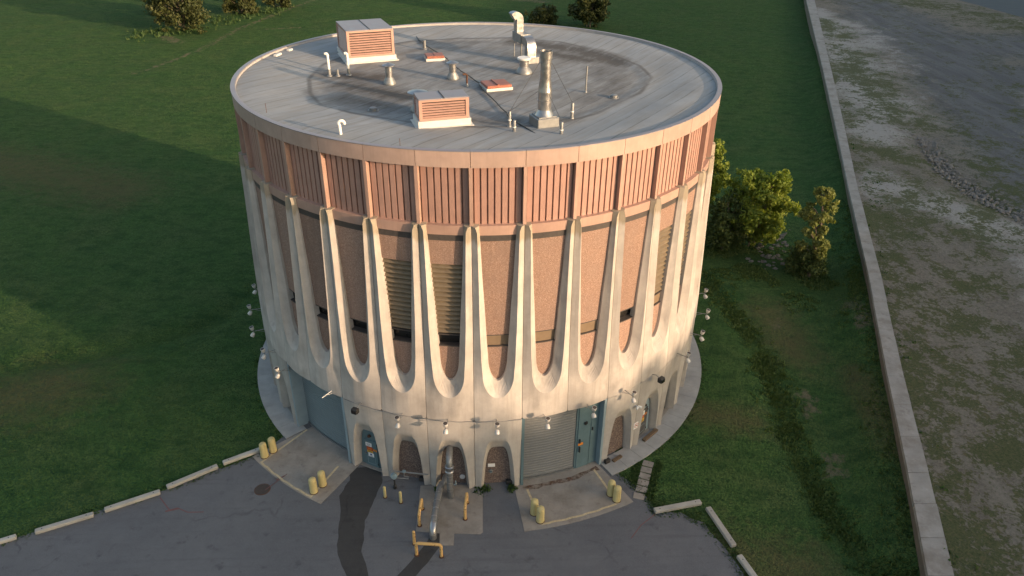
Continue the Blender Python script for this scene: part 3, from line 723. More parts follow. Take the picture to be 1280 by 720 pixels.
for k0 in (1, -5):                          # lintel soffit over each garage opening
    mb = MB(); cbox(mb, .17, 2 * FX - .17, 5.206, 5.26, 14.46, 15.5, 8); o = mb.build('lintel', M['arch_conc'], bld); o.rotation_euler.z = R_(SA(k0))
mb = MB(); m0 = 25.0; w_ = lambda a: (a - m0) * PI / 180 * 15
cbox(mb, w_(21.65), w_(27.62), .03, 5.2, 14.6, 15.10, 3); dp = bayobj(mb, 'door_surround', M['teal'], m0)
mb = MB(); cbox(mb, w_(22.1), w_(25.3), .06, 5.0, 15.103, 15.15, 2); dd = mb.build('personnel_door', M['teal'], dp)
mb = MB(); mb.box(Px(w_(22.6), 15.21, 2.25), (.06, .08, .30)); mb.box(Px(w_(22.6), 15.24, 1.62), (.05, .1, .42)); mb.build('handle', M['black'], dd)
mb = MB(); mb.box(Px(w_(23.9), 15.19, 3.55), (.2, .08, .16)); mb.box(Px(w_(23.75), 15.2, 3.5), (.09, .12, .09)); mb.build('closer', M['black'], dd)
mb = MB(); mb.box(Px(w_(22.95), 15.165, 1.98), (.34, .02, .17)); mb.build('sticker', M['signorange'], dd)
mb = MB(); cbox(mb, w_(25.5), w_(26.4), .06, 5.15, 15.103, 15.13, 1); mb.build('side_panel', M['teal'], dp)
mb = MB(); mb.box(Px(w_(25.9), 15.16, 2.9), (.06, .08, .22)); mb.build('lock_box', M['black'], dp)

def sign(name, label, cat, group, ang, x, z, r, w_, h, mats, extra=None):
    o = empty(name, (0, 0, 0), label, cat, group); o.rotation_euler.z = R_(ang); return o
def arch_door(k, mat, leafmat_, signs):
    a = BC + 10 * k; t = arch_pts(ai_t, 20)
    mb = MB(); pts = [(-x * 1.06, z) for x, z in t] + [(x * 1.06, z) for x, z in t[::-1][1:]]
    pts[0] = (pts[0][0], .03); pts[-1] = (pts[-1][0], .03)
    mb.add([Px(x, 15.06, z) for x, z in pts], [tuple(range(len(pts)))])
    f = bayobj(mb, 'arch_door_frame', mat, a)
    mb = MB(); cbox(mb, -.44, .44, .05, 2.12, 15.063, 15.10, 2); d = mb.build('door', leafmat_, f)
    mb = MB(); mb.box(Px(-.36, 15.15, 1.05), (.12, .07, .05)); mb.box(Px(-.37, 15.125, 1.05), (.07, .03, .2)); mb.build('handle', M['galv'], d)
    for zz in (.35, 1.9):
        mb = MB(); mb.box(Px(.445, 15.115, zz), (.03, .03, .14)); mb.build('hinge', M['black'], d)
    if k != 5:
        mb = MB()
        for x0, x1, z0, z1 in ((-.28, -.26, .25, .85), (.26, .28, .25, .85), (-.26, .26, .25, .27), (-.26, .26, .83, .85)): cbox(mb, x0, x1, z0, z1, 15.10, 15.112)
        mb.build('vent_frame', M['jamb'], d)
    mb = MB(); mb.lathe([(0.0, .06), (.07, .05), (.11, 0), (.11, -.05)], Px(0, 15.14, 2.52), 12); mb.tube([Px(0, 15.05, 2.56), Px(0, 15.14, 2.56)], .03, 6); mb.build('entry_light', M['rust'] if k == -3 else M['black'], f)
    mb = MB(); cbox(mb, -.82, .82, .005, .07, 15.06, 15.30, 4); mb.build('threshold', M['pad'], f)
    if signs:
        for nm, lab, x, z, w2, h, m, bars in signs:
            e = empty(nm, P(a, 15.12, z), lab, 'sign'); e.rotation_euler.z = R_(a)
            mb = MB(); mb.box((x, 0, 0), (w2, .012, h)); mb.build('plate', m, e)
            if bars:
                mb = MB()
                for bx, bz, bw, bh in bars[1]: mb.box((x + bx, -.009, bz), (bw, .006, bh))
                mb.build('print', bars[0], e)
    return f
txt = [(0, .07, .3, .025), (-.02, .02, .26, .02), (0, -.03, .3, .02), (-.04, -.08, .2, .02)]
arch_door(-3, M['teal'], M['teal'], [
    ('notice_sign', 'small white notice plate, topmost sign on the blue arched door by the dark asphalt', -.12, 1.78, .42, .27, M['signwhite'], (M['doorgrey'], txt)),
    ('warning_sign', 'dark red warning plate on the blue arched door by the dark asphalt patch', -.06, 1.47, .44, .27, M['signred'], (M['signorange'], [(0, .02, .3, .03), (0, -.05, .26, .02)])),
    ('caution_sign', 'yellow caution plate under the red one on the blue arched door by the dark patch', -.06, 1.24, .40, .15, M['signyellow'], (M['black'], [(0, .02, .3, .02), (0, -.03, .22, .02)])),
    ('arrow_sign', 'orange arrow plate beside the dark red plate on the blue arched door', .31, 1.44, .26, .14, M['signorange'], (M['black'], [(0, 0, .14, .02)])),
    ('notice_sign', 'white plate with a dark blue emblem, lowest on the blue arched door by the patch', .0, .99, .40, .30, M['signwhite'], (M['signblue'], [(0, .03, .14, .12), (0, -.1, .26, .02)]))])
arch_door(4, M['jamb'], plain('dark_grey_door', (.085, .085, .085), .5), [
    ('notice_sign', 'white notice plate on the dark grey arched door facing the walkway', -.14, 1.88, .40, .32, M['signwhite'], (M['doorgrey'], [(0, .06, .12, .08), (0, -.05, .28, .02), (0, -.1, .22, .02)])),
    ('warning_sign', 'red warning plate on the dark grey arched door facing the walkway', -.14, 1.58, .40, .20, M['signred'], (M['signorange'], [(0, 0, .28, .03)])),
    ('arrow_sign', 'orange arrow plate beside the red plate on the dark grey arched door', .2, 1.68, .26, .14, M['signorange'], (M['black'], [(0, 0, .14, .02)])),
    ('caution_sign', 'orange caution plate below the red one on the dark grey arched door', -.12, 1.30, .40, .28, M['signyellow'], (M['black'], [(0, .05, .28, .02), (0, -.01, .24, .02), (0, -.07, .2, .02)]))])
arch_door(5, plain('slate_door', (.10, .10, .098), .5), plain('slate_leaf', (.09, .09, .09), .5), None)
arch_door(-6, M['teal'], M['teal'], None)

# round prohibition sign, white with red ring, on the pier right of the brown arch
e = empty('prohibition_sign', P(38.55, 15.50, 1.78), 'white square sign with a red ring and slash on the pier right of the garage', 'sign'); e.rotation_euler.z = R_(38.55)
mb = MB(); mb.box((0, 0, 0), (.46, .015, .50)); mb.build('plate', M['signwhite'], e)
mb = MB(); mb.box((-.03, -.012, -.01), (.2, .006, .04)); mb.box((.05, -.012, .05), (.05, .006, .06)); mb.build('emblem', M['black'], e)
mb = MB()
for r0, r1 in ((.15, .185),):
    N = 24; mb.grid([[(r * math.cos(2 * PI * i / N), -.012, r * math.sin(2 * PI * i / N)) for i in range(N)] for r in (r0, r1)], True)
mb.add([(-.13, -.017, .10), (-.10, -.017, .13), (.13, -.017, -.10), (.10, -.017, -.13)], [(0, 1, 2, 3)]); mb.build('red_ring', M['signred'], e)
# blank white plate and rosette on the brown arch infill of the pipe's neighbour bay
e = empty('wall_plate', P(1.9, 15.08, 1.45), 'plain white plate on the brown arch infill left of the grey garage door', 'sign'); e.rotation_euler.z = R_(1.9)
mb = MB(); mb.box((0, 0, 0), (.42, .02, .24)); mb.build('plate', M['signwhite'], e)
e = empty('wall_outlet', P(1.75, 15.07, .98), 'round grey outlet under the white plate in the arch beside the garage', 'outlet'); e.rotation_euler.z = R_(1.75)
mb = MB(); mb.lathe([(.15, 0), (.15, .03), (.10, .05), (.09, .02), (0, .02)], (0, 0, 0), 14, Matrix.Rotation(R_(90), 4, 'X')); mb.build('flange', M['galvdull'], e)
mb = MB(); mb.tube([(0, 0, 0), (0, -.12, 0)], .045, 8); mb.build('spigot', M['meterblue'], e)
for ang, lab in ((5.9, 'black vent box low on the brown infill of the arch beside the grey garage'), (-13.9, 'black vent box on the ground at the foot of the arch behind the gas meter'), (29.6, 'black vent box standing on the walkway before the brown arch right of the garage')):
    e = empty('vent_box', P(ang, 15.2 if ang < 20 else 15.62, .005 if ang < 20 else .062), lab, 'vent', rz=R_(ang))
    mb = MB(); mb.bevbox((0, 0, .14), (.38, .22, .28), .02); mb.build('casing', M['black'], e)
    mb = MB()
    for i in range(4): mb.box((0, -.117, .06 + i * .055), (.3, .012, .02))
    mb.build('grate', M['soffit'], e)
e = empty('timber_offcut', P(32.3, 15.72, .061), 'short brown timber offcut lying on the walkway by the black vent box', 'timber', rz=R_(38)); mb = MB(); mb.bevbox((0, 0, .06), (.75, .22, .12), .012); mb.build('beam', plain('old_timber', (.15, .10, .06), .85, 0, .3, 9), e)
e = empty('timber_step', P(44.3, 15.62, .061), 'long brown timber step on the walkway before the grey arched door', 'step', rz=R_(44.3)); mb = MB(); mb.bevbox((0, 0, .07), (1.5, .24, .14), .012); mb.build('beam', bpy.data.materials['old_timber'], e)

# ------------------------------------------------------------------ wall lights
def spot_head(mb, c, d, s=1.0):
    d = Vector(d).normalized(); m_ = d.to_track_quat('Z', 'Y').to_matrix().to_4x4()
    mb.lathe([(0, -.15 * s), (.07 * s, -.14 * s), (.125 * s, -.08 * s), (.15 * s, .02 * s), (.158 * s, .12 * s), (.158 * s, .17 * s), (.14 * s, .17 * s)], c, 14, m_)
    return m_
def twin_light(name='wall_light'):
    e = empty(name, (0, 0, 0))
    mb = MB(); mb.tube([(0, .03, 0), (0, -.72, .0)], .022, 8); mb.tube([(0, .02, -.22), (0, -.45, -.02)], .014, 6); mb.box((0, .015, -.08), (.10, .04, .42)); mb.build('arm', M['galvdull'], e)
    mb = MB(); mb.tube([(0, -.74, -.22), (0, -.74, .2)], .024, 8); mb.build('crossbar', M['galvdull'], e)
    for sgn in (1, -1):
        mb = MB(); c = (0, -.78, .22 * sgn); d = (0, -.2, .95) if sgn > 0 else (0, -.55, -.8)
        m_ = spot_head(mb, c, d, .88); h = mb.build('lamp_head', M['lampwhite'], e, 40)
        mb = MB(); mb.lathe([(.123, .135), (.08, .147), (0, .153)], c, 14, m_); mb.build('lens', M['lens'] if sgn < 0 else M['soffit'], h, 40)
    return e
tl = twin_light(); first = True
spec = {-2: 'above the arch with the gas meter', -1: 'above the arch holding the silver pipe', 0: 'above the arch with the white plate', 1: 'above the left half of the grey garage door', 2: 'above the teal personnel door',
        3: 'above the brown arch right of the garage', 5: 'above the slate door on the right side', 6: 'next behind the one over the slate door', 7: 'third from the slate door along the right side', 8: 'outermost one seen on the right edge of the building',
        -5: 'at the corner left of the blue garage door', -6: 'lowest of those seen against the lawn on the left side', -7: 'middle one against the lawn on the left edge', -8: 'upper one against the lawn on the left edge', -9: 'topmost half hidden one on the left edge of the building'}
for k, w_ in spec.items():
    o = tl if first else copy_tree(tl); first = False
    a = BC + 10 * k - .45 + (.35 if k in (-2, -5) else 0); z = 5.36
    if k == -5: a = -50.2; z = 5.05
    o.location = P(a, 15.57, z); o.rotation_euler.z = R_(a)
    tag(o, 'white twin lamp light ' + w_, 'wall light', 'twin lamp lights around the building')
def dark_flood(a, z, lab):
    e = empty('floodlight', P(a, 15.56, z), lab, 'floodlight'); e.rotation_euler.z = R_(a)
    mb = MB(); mb.tube([(0, .02, 0), (0, -.3, .12), (0, -.55, .06)], .022, 8); mb.build('bracket', M['galvdull'], e)
    mb = MB(); mb.bevbox((0, -.70, -.02), (.42, .30, .34), .05); h = mb.build('housing', M['black'], e)
    mb = MB(); mb.bevbox((0, -.865, -.04), (.34, .02, .24), .005); mb.build('lens', M['glass'], h)
dark_flood(-26.4, 5.35, 'black box floodlight on a bracket above the blue arched door with signs')
dark_flood(41.8, 5.35, 'black box floodlight on a bracket above the dark grey arched door at the right')
e = empty('bare_bracket', P(-34.6, 15.58, 5.4), 'bare steel lamp bracket without lamps above the blue garage door', 'bracket'); e.rotation_euler.z = R_(-34.6)
mb = MB(); mb.tube([(0, .02, 0), (-.02, -.75, -.02)], .028, 8); mb.tube([(0, .02, -.2), (0, -.4, -.02)], .016, 6); mb.build('arm', M['white'], e)
e = empty('security_camera', P(37.2, 15.55, 3.6), 'small white security camera on the pier above the prohibition sign', 'camera'); e.rotation_euler.z = R_(37.2)
mb = MB(); mb.tube([(0, .05, 0), (0, -.2, 0)], .03, 8); mb.build('bracket', M['white'], e)
mb = MB(); mb.tube([(.02, -.18, .03), (.17, -.34, -.03)], .075, 10); mb.tube([(-.04, -.2, .03), (-.2, -.28, -.05)], .07, 10); mb.build('housing', M['white'], e, 40)

# ------------------------------------------------------------------ things on the roof
ZR = 20.50
def hvac(loc, w_, d_, hc, hl, rz, lab, nsl):
    e = empty('rooftop_louvre_unit', loc, lab, 'roof vent', None, rz)
    mb = MB(); mb.box((0, 0, hc / 2 - .02), (w_ + .16, d_ + .16, hc)); mb.box((0, 0, .03), (w_ + .42, d_ + .42, .06)); mb.build('curb', M['curb'], e)
    mb = MB(); mb.box((0, 0, hc + hl / 2 - .02), (w_ - .16, d_ - .16, hl - .04)); mb.build('core', M['dark'], e)
    mb = MB(); t = .17
    for sx in (-1, 1):
        for sy in (-1, 1): mb.box((sx * (w_ / 2 - t / 2), sy * (d_ / 2 - t / 2), hc + hl / 2), (t, t, hl))
    for zz in (hc + .05, hc + hl - .06):
        for sy in (-1, 1): mb.box((0, sy * (d_ / 2 - t / 2 - .003), zz), (w_ - 2 * t, t - .006, .11))
        for sx in (-1, 1): mb.box((sx * (w_ / 2 - t / 2 - .003), 0, zz), (t - .006, d_ - 2 * t, .11))
    mb.build('frame', M['siding'], e)
    mb = MB()
    for i in range(nsl):
        z = hc + .12 + (hl - .26) * (i + .5) / nsl; h = (hl - .26) / nsl
        for sy in (-1, 1):
            y0, y1 = sy * (d_ / 2 - .02), sy * (d_ / 2 - .12)
            q = [(-w_ / 2 + t, y0, z - h * .46), (w_ / 2 - t, y0, z - h * .46), (w_ / 2 - t, y0 + sy * .004, z - h * .30), (w_ / 2 - t, y1, z + h * .42), (-w_ / 2 + t, y1, z + h * .42), (-w_ / 2 + t, y0 + sy * .004, z - h * .30)]
            mb.add(q, [(0, 1, 2, 5), (5, 2, 3, 4)])
        for sx in (-1, 1):
            x0, x1 = sx * (w_ / 2 - .02), sx * (w_ / 2 - .12)
            q = [(x0, -d_ / 2 + t, z - h * .46), (x0, d_ / 2 - t, z - h * .46), (x0 + sx * .004, d_ / 2 - t, z - h * .30), (x1, d_ / 2 - t, z + h * .42), (x1, -d_ / 2 + t, z + h * .42), (x0 + sx * .004, -d_ / 2 + t, z - h * .30)]
            mb.add(q, [(0, 1, 2, 5), (5, 2, 3, 4)])
    mb.build('louvre_slats', M['siding'], e)
    mb = MB()
    for s in (-1, 1): mb.bevbox((s * (w_ / 4 + .003), 0, hc + hl + .025), (w_ / 2 - .008, d_ + .04, .06), .012)
    mb.build('lid', M['coping'], e)
    mb = MB(); mb.box((0, 0, hc + hl + .065), (.05, d_ + .05, .03)); mb.build('lid_seam', M['soffit'], e)
hvac((-7.78, 5.1, ZR), 3.15, 3.45, .38, 1.66, R_(20), 'large copper louvred roof unit with a grey lid at the left rear of the roof', 9)
hvac((-1.98, -9.62, ZR), 2.62, 1.32, .42, 1.05, R_(15), 'smaller copper louvred roof unit with a grey lid at the front of the roof', 6)
def hatch(loc, w_, d_, rz, lab, ridge):
    e = empty('roof_hatch', loc, lab, 'hatch', None, rz)
    mb = MB(); mb.box((0, 0, .08), (w_ + .1, d_ + .1, .16)); mb.build('curb', M['curb'], e)
    mb = MB(); mb.bevbox((0, 0, .24), (w_, d_, .16), .03); h = mb.build('lid', plain('hatch_copper_%d' % int(w_ * 100), (.33, .125, .085), .5, .15), e)
    if ridge: mb = MB(); mb.bevbox((-.05, 0, .34), (.14, d_ * .98, .07), .02); mb.build('rib', h.data.materials[0], h)
    else: mb = MB(); mb.bevbox((0, 0, .33), (.08, d_ * .96, .03), .01); mb.build('rib', h.data.materials[0], h)
hatch((-3.05, 4.25, ZR), 1.2, 1.05, R_(12), 'small copper red roof hatch near the large louvred unit', False)
hatch((1.0, -2.85, ZR), 1.55, 1.35, R_(18), 'copper red roof hatch with a raised rib in the middle of the roof', True)
def vent(loc, h, r, lab, capr, dome=True):
    e = empty('roof_vent', loc, lab, 'vent pipe', 'round steel vents on the roof')
    mb = MB(); mb.lathe([(r * 1.75, 0), (r * 1.75, .08), (r * 1.65, .16), (r * 1.05, .40), (r * 1.02, .42)], (0, 0, 0), 18); mb.build('flashing', M['galvdull'], e, 30)
    mb = MB(); mb.lathe([(r, .3), (r, h * .55), (r * 1.06, h * .56), (r * 1.06, h * .62), (r, h * .63), (r, h - .18)], (0, 0, 0), 18); mb.build('stack', M['galv'], e, 30)
    mb = MB(); mb.lathe([(0, h + .05), (capr * .5, h), (capr, h - .08), (capr, h - .11), (capr * .5, h - .06), (0, h - .05)] if dome else [(0, h + .02), (capr * .9, h + .02), (capr, h - .02), (capr * .9, h - .12), (r * .7, h - .2)], (0, 0, 0), 20)
    mb.build('cap', M['galv'] if dome else M['white'], e, 30)
vent((-5.48, -2.0, ZR), 1.22, .22, 'round steel roof vent standing between the dark puddle stain and the large louvred unit', .40)
vent((-1.66, -.8, ZR), 1.08, .22, 'round steel roof vent left of the ribbed copper hatch near the middle', .38)
vent((-3.35, -7.55, ZR), 1.15, .26, 'wide capped steel roof vent just behind the front louvred unit', .56)
vent((2.88, .62, ZR), .98, .30, 'round roof vent with a flat white cap in front of the silver ducts', .46, False)
# silver duct with gooseneck
e = empty('roof_duct', (3.0, 4.4, ZR), 'bent silver rectangular air duct with a gooseneck near the rear of the roof', 'duct'); b = Vector((3.0, 4.4, 0))
def loc3(pts): return [(p[0] - b.x, p[1] - b.y, p[2]) for p in pts]
u = Vector((2.55, 5.7, 0)) - Vector((3.45, 3.45, 0)); L = u.length; u.normalize(); sd_ = Vector((u.y, -u.x, 0)); c0 = Vector((3.45, 3.45, 0))
mb = MB(); mb.box(tuple(c0 - b + Vector((0, 0, .2))), (.95, .8, .4), math.atan2(sd_.y, sd_.x)); mb.build('base_box', M['galv'], e)
pts = [c0 + Vector((0, 0, .4)), c0 + Vector((0, 0, .95))] + [c0 + u * .42 + Vector((0, 0, .95)) - u * (.42 * math.cos(t)) + Vector((0, 0, .42 * math.sin(t))) for t in (.4, .8, 1.2, 1.57)] + [c0 + u * .8 + Vector((0, 0, 1.37))]
mb = MB(); mb.duct(loc3(pts), .62, .5, sd_); mb.build('elbow', M['galv'], e, 25)
mb = MB(); mb.duct(loc3([c0 + u * .8 + Vector((0, 0, 1.37)), c0 + u * 2.2 + Vector((0, 0, 1.37))]), .7, .6, sd_); mb.build('cross_duct', M['galvdull'], e)
c1 = c0 + u * 1.95; pts = [c1 + Vector((0, 0, 1.5)), c1 + Vector((0, 0, 2.45))] + [c1 + Vector((0, 0, 2.45)) + (sd_ * -.3) - (sd_ * -.3) * math.cos(t) + Vector((0, 0, .3 * math.sin(t))) for t in (.4, .8, 1.2, 1.6, 2.0, 2.3)]
mb = MB(); mb.duct(loc3(pts), .55, .48, u); mb.build('gooseneck', M['galv'], e, 25)
for q in (.9, 2.0):
    for s in (-.28, .28): mb = MB(); p = c0 + u * q + sd_ * s; mb.tube(loc3([p, p + Vector((0, 0, 1.08))]), .03, 6); mb.build('leg', M['galvdull'], e)
# tall exhaust stack with guy wires
SX = Vector((3.36, -9.95, ZR)); e = empty('exhaust_stack', tuple(SX), 'tall silver exhaust stack on a square base at the front right of the roof', 'chimney', None, R_(21))
mb = MB(); mb.bevbox((0, 0, .26), (1.22, 1.15, .52), .03); mb.box((0, 0, .54), (1.0, .92, .06), 0); mb.build('base_box', M['galvdull'], e)
mb = MB(); mb.lathe([(.5, .56), (.46, .62), (.37, .82), (.35, .86)], (0, 0, 0), 24); mb.build('skirt', M['galv'], e, 30)
mb = MB(); mb.lathe([(.35, .84), (.35, 1.30), (.37, 1.31), (.37, 1.36), (.35, 1.37), (.35, 1.78), (.37, 1.79), (.36, 1.84), (.285, 2.38), (.29, 2.44)], (0, 0, 0), 24); mb.build('lower_section', M['galv'], e, 25)
pr = [(.275, 2.36)]
for z in (2.46, 2.85, 3.25): pr += [(.275, z - .03), (.292, z - .025), (.292, z + .025), (.275, z + .03)]
pr += [(.275, 3.45), (.315, 3.47), (.315, 3.82), (.30, 3.82), (.28, 3.3)]
mb = MB(); mb.lathe(pr, (0, 0, 0), 24); mb.build('flue', M['galv'], e, 25)
posts = [((1.54, -10.3), 'silver anchor post behind the one left of the stack', .82), ((1.75, -11.15), 'shorter silver post in front at the left of the exhaust stack', .62), ((4.1, -11.75), 'silver anchor post in front of the exhaust stack near the roof edge', .72), ((4.95, -8.9), 'silver anchor post behind the exhaust stack on its right', .85)]
posts[0] = (posts[0][0], 'taller silver anchor post left of the exhaust stack', .82)
for (x, y), lab, h in posts:
    q = empty('anchor_post', (x, y, ZR), lab, 'post', 'anchor posts round the exhaust stack')
    mb = MB(); mb.lathe([(.13, 0), (.11, .08), (.085, .1), (.085, h), (.07, h + .03), (0, h + .03)], (0, 0, 0), 12); mb.build('tube', M['galvdull'], q, 30)
    mb = MB(); mb.lathe([(.095, h * .45), (.095, h * .53)], (0, 0, 0), 12); mb.build('clamp', M['white'], q)
for (x, y), h, zt, lab in (((1.54, -10.3), .84, 1.85, 'guy wire from the exhaust stack to the post on its left'), ((4.1, -11.75), .74, 1.85, 'guy wire from the exhaust stack to the front post'), ((4.95, -8.9), .87, 3.3, 'long guy wire from the top of the exhaust stack to the rear right post'), ((1.54, -10.3), .84, 3.3, 'steep guy wire from high on the exhaust stack to the left post')):
    d = (Vector((x, y, 0)) - Vector((SX.x, SX.y, 0))).normalized(); mb = MB()
    mb.tube([SX + d * .3 + Vector((0, 0, zt)), Vector((x, y, ZR + h))], .011, 5); tag(mb.build('guy_wire', M['wire']), lab, 'wire', 'guy wires of the exhaust stack')
# pipes
def pipe(name, pts, r, mat, lab, base=None):
    b_ = Vector(pts[0]); e = empty(name, tuple(b_), lab, 'pipe')
    mb = MB(); mb.tube([Vector(p) - b_ for p in pts], r, 10); mb.build('pipe', mat, e, 40)
    mb = MB(); mb.lathe([(r * 2.2, .0), (r * 2.0, .04), (r * 1.25, .08), (r * 1.2, base or .18), (r * .9, base or .18)], (0, 0, 0), 12); mb.build('collar', M['galvdull'], e, 30)
pipe('hooked_pipe', [(-6.85, -12.05, ZR), (-6.88, -12.1, ZR + .75)] + arc((-6.78, -12.06, ZR + .78), .14, PI, -.35, 8, (1, .25, 0), (0, 0, 1)), .075, M['white'], 'white candy cane vent pipe at the front left edge of the roof')
pipe('hooked_pipe', [(-9.42, -.2, ZR), (-9.42, -.2, ZR + 1.28)] + arc((-9.52, -.2, ZR + 1.28), .10, 0, PI * .7, 5, (1, 0, 0), (0, 0, 1)), .085, M['white'], 'white vent pipe left of the dark stain with its top bent away', .42)
pipe('hooked_pipe', [(-8.25, 0.05, ZR), (-8.25, 0.05, ZR + 1.25)] + arc((-8.35, .05, ZR + 1.25), .10, 0, PI * .7, 5, (1, 0, 0), (0, 0, 1)), .085, M['white'], 'white vent pipe just in front of the large louvred unit', .42)
pipe('stub_pipe', [(-8.9, -.2, ZR), (-8.9, -.2, ZR + .42)], .075, M['galvdull'], 'short grey stub pipe between the two white vent pipes')
pipe('stub_pipe', [(-3.9, 7.2, ZR), (-3.9, 7.2, ZR + .62)], .10, M['galvdull'], 'short grey stub pipe behind the small copper hatch')
pipe('tee_pipe', [(-.75, -2.5, ZR), (-.75, -2.5, ZR + .66), (-.82, -2.52, ZR + .74), (-1.0, -2.55, ZR + .72)], .06, M['rust'], 'dark bent pipe beside the cable left of the ribbed copper hatch')
pipe('slender_mast', [(6.34, -3.74, ZR), (6.34, -3.74, ZR + 1.55)], .05, M['galvdull'], 'slender pale mast on the right half of the roof')
pipe('slender_mast', [(-11.3, -8.6, ZR), (-11.3, -8.6, ZR + .75)], .012, M['rust'], 'thin rod at the left front edge of the roof')
pipe('slender_mast', [(-3.8, -13.75, ZR), (-3.8, -13.75, ZR + .6)], .012, M['rust'], 'thin rod at the front edge of the roof below the small louvred unit')
pipe('slender_mast', [(2.9, 9.2, ZR), (2.9, 9.2, ZR + .8)], .012, M['rust'], 'thin rod at the rear of the roof by the dark stain')
for (x, y), lab in (((-5.84, -7.4), 'grey roof drain dome beside the dark stain at the left'), ((7.86, -4.9), 'grey roof drain dome alone on the right half of the roof')):
    e = empty('roof_drain', (x, y, ZR - .02), lab, 'drain', 'roof drains')
    mb = MB(); mb.lathe([(.30, 0), (.30, .05), (.24, .06)], (0, 0, 0), 16); mb.build('ring', M['galvdull'], e, 30)
    mb = MB(); mb.lathe([(.2, .04), (.2, .17), (.17, .19), (0, .19)], (0, 0, 0), 16); mb.build('dome', M['galvdull'], e, 40)
CAB = [(-5.6, 13.9), (-4.16, 8.87), (-2.3, 4.4), (-2.0, 3.2), (-1.2, .9), (.0, -2.1), (.15, -3.3), (1.45, -8.1), (1.65, -9.0), (3.45, -13.1), (3.75, -14.3)]
cp = []
for i, ((ax, ay), (bx, by)) in enumerate(zip(CAB, CAB[1:])):
    for t in range(5): cp.append((lerp(ax, bx, t / 5) + .04 * math.sin(i * 3 + t), lerp(ay, by, t / 5), ZR + .075))
mb = MB(); mb.tube(cp, .035, 6); tag(mb.build('roof_cable', M['black']), 'black cable running across the roof from rear to front past the hatches', 'cable')
for x, y, lab in ((-13.6, 4.2, 'small flashing block on the left roof edge, the larger'), (-13.1, 5.6, 'small flashing block on the left roof edge, the farther')):
    a = math.degrees(math.atan2(x, -y)); e = empty('edge_block', P(a, 14.25, ZR + .02), lab, 'block', rz=R_(a)); mb = MB(); mb.bevbox((0, 0, .16), (.7 if y < 5 else .45, .25, .34), .03); mb.build('body', M['curb'], e)

# ------------------------------------------------------------------ bollards, posts, pipes at the ground
def bollard(loc, lab):
    global bol0
    if bol0 is None:
        e = empty('bollard', loc); mb = MB(); mb.lathe([(.245, 0), (.235, .25), (.225, .9), (.21, 1.0), (.16, 1.06), (.08, 1.085), (0, 1.09)], (0, 0, 0), 20); mb.build('sleeve', M['yellow'], e, 45)
        mb = MB(); mb.lathe([(.262, 0), (.262, .035), (.24, .05)], (0, 0, 0), 20); mb.build('foot_ring', M['rust'], e); bol0 = e
    else: e = copy_tree(bol0); e.location = loc
    e.rotation_euler.z = random.uniform(0, 6); tag(e, lab, 'bollard', 'yellow bollards beside the garage aprons')
bol0 = None
for (x, y), lab in (((-13.62, -12.42), 'yellow bollard at the end of the left kerb, outer one of its pair'), ((-13.2, -11.95), 'yellow bollard left of the blue garage apron, nearer the building'), ((-10.0, -15.52), 'yellow bollard right of the blue garage apron, nearer the lot'), ((-9.58, -14.98), 'yellow bollard right of the blue garage apron, nearer the building'),
                    ((2.92, -17.55), 'yellow bollard left of the grey garage apron, nearer the building'), ((3.22, -18.12), 'yellow bollard left of the grey garage apron, nearer the lot'), ((7.55, -16.22), 'yellow bollard right of the grey garage apron, nearer the building'), ((7.82, -16.68), 'yellow bollard right of the grey garage apron, nearer the lot')):
    bollard((x, y, .03), lab)
def thin_post(x, y, h, r, mat, lab, tilt=0):
    e = empty('pipe_post', (x, y, .014), lab, 'post'); mb = MB(); mb.tube([(0, 0, 0), (tilt, 0, h)], r, 12); mb.lathe([(r, 0), (r * .7, .04), (0, .05)], (tilt, 0, h), 12); mb.build('tube', mat, e, 40)
    mb = MB(); mb.lathe([(r * 1.5, 0), (r * 1.4, .03), (r, .05)], (0, 0, 0), 12); mb.build('foot_ring', M['rust'], e)
thin_post(-5.76, -16.05, .80, .085, M['yellow'], 'thin yellow post between the blue arched door and the gas meter')
thin_post(-4.80, -16.5, .82, .085, M['yellow'], 'thin yellow post in front of the gas meter')
thin_post(-3.80, -19.55, .95, .085, M['rustyel'], 'rusty orange post standing beside the front hoop guard')
def hoop(a, b_, h, lab):
    c = ((a[0] + b_[0]) / 2, (a[1] + b_[1]) / 2); e = empty('hoop_guard', (c[0], c[1], .036 if h < .85 else .014), lab, 'guard rail')
    A, Bv = Vector((a[0] - c[0], a[1] - c[1], 0)), Vector((b_[0] - c[0], b_[1] - c[1], 0)); d = (Bv - A).normalized(); r = .16; Z = Vector((0, 0, 1))
    pts = [A, A + Z * (h - r)] + arc(A + d * r + Z * (h - r), r, PI, PI / 2, 5, d, Z)[1:] + arc(Bv - d * r + Z * (h - r), r, PI / 2, 0, 5, d, Z) + [Bv]
    mb = MB(); mb.tube(pts, .085, 12); mb.build('hoop', M['rustyel'], e, 40)
    for q in (A, Bv): mb = MB(); mb.lathe([(.14, 0), (.13, .04), (.086, .06)], q, 12); mb.build('foot_ring', M['rust'], e)
hoop((-3.6, -18.28), (-3.53, -17.05), .84, 'chipped yellow hoop guard on the concrete slab left of the silver pipe')
hoop((-1.04, -17.88), (-.95, -16.65), .84, 'chipped yellow hoop guard on the concrete slab right of the silver pipe')
hoop((-3.62, -20.3), (-2.28, -20.45), .92, 'chipped yellow hoop guard on the asphalt before the end of the silver pipe')
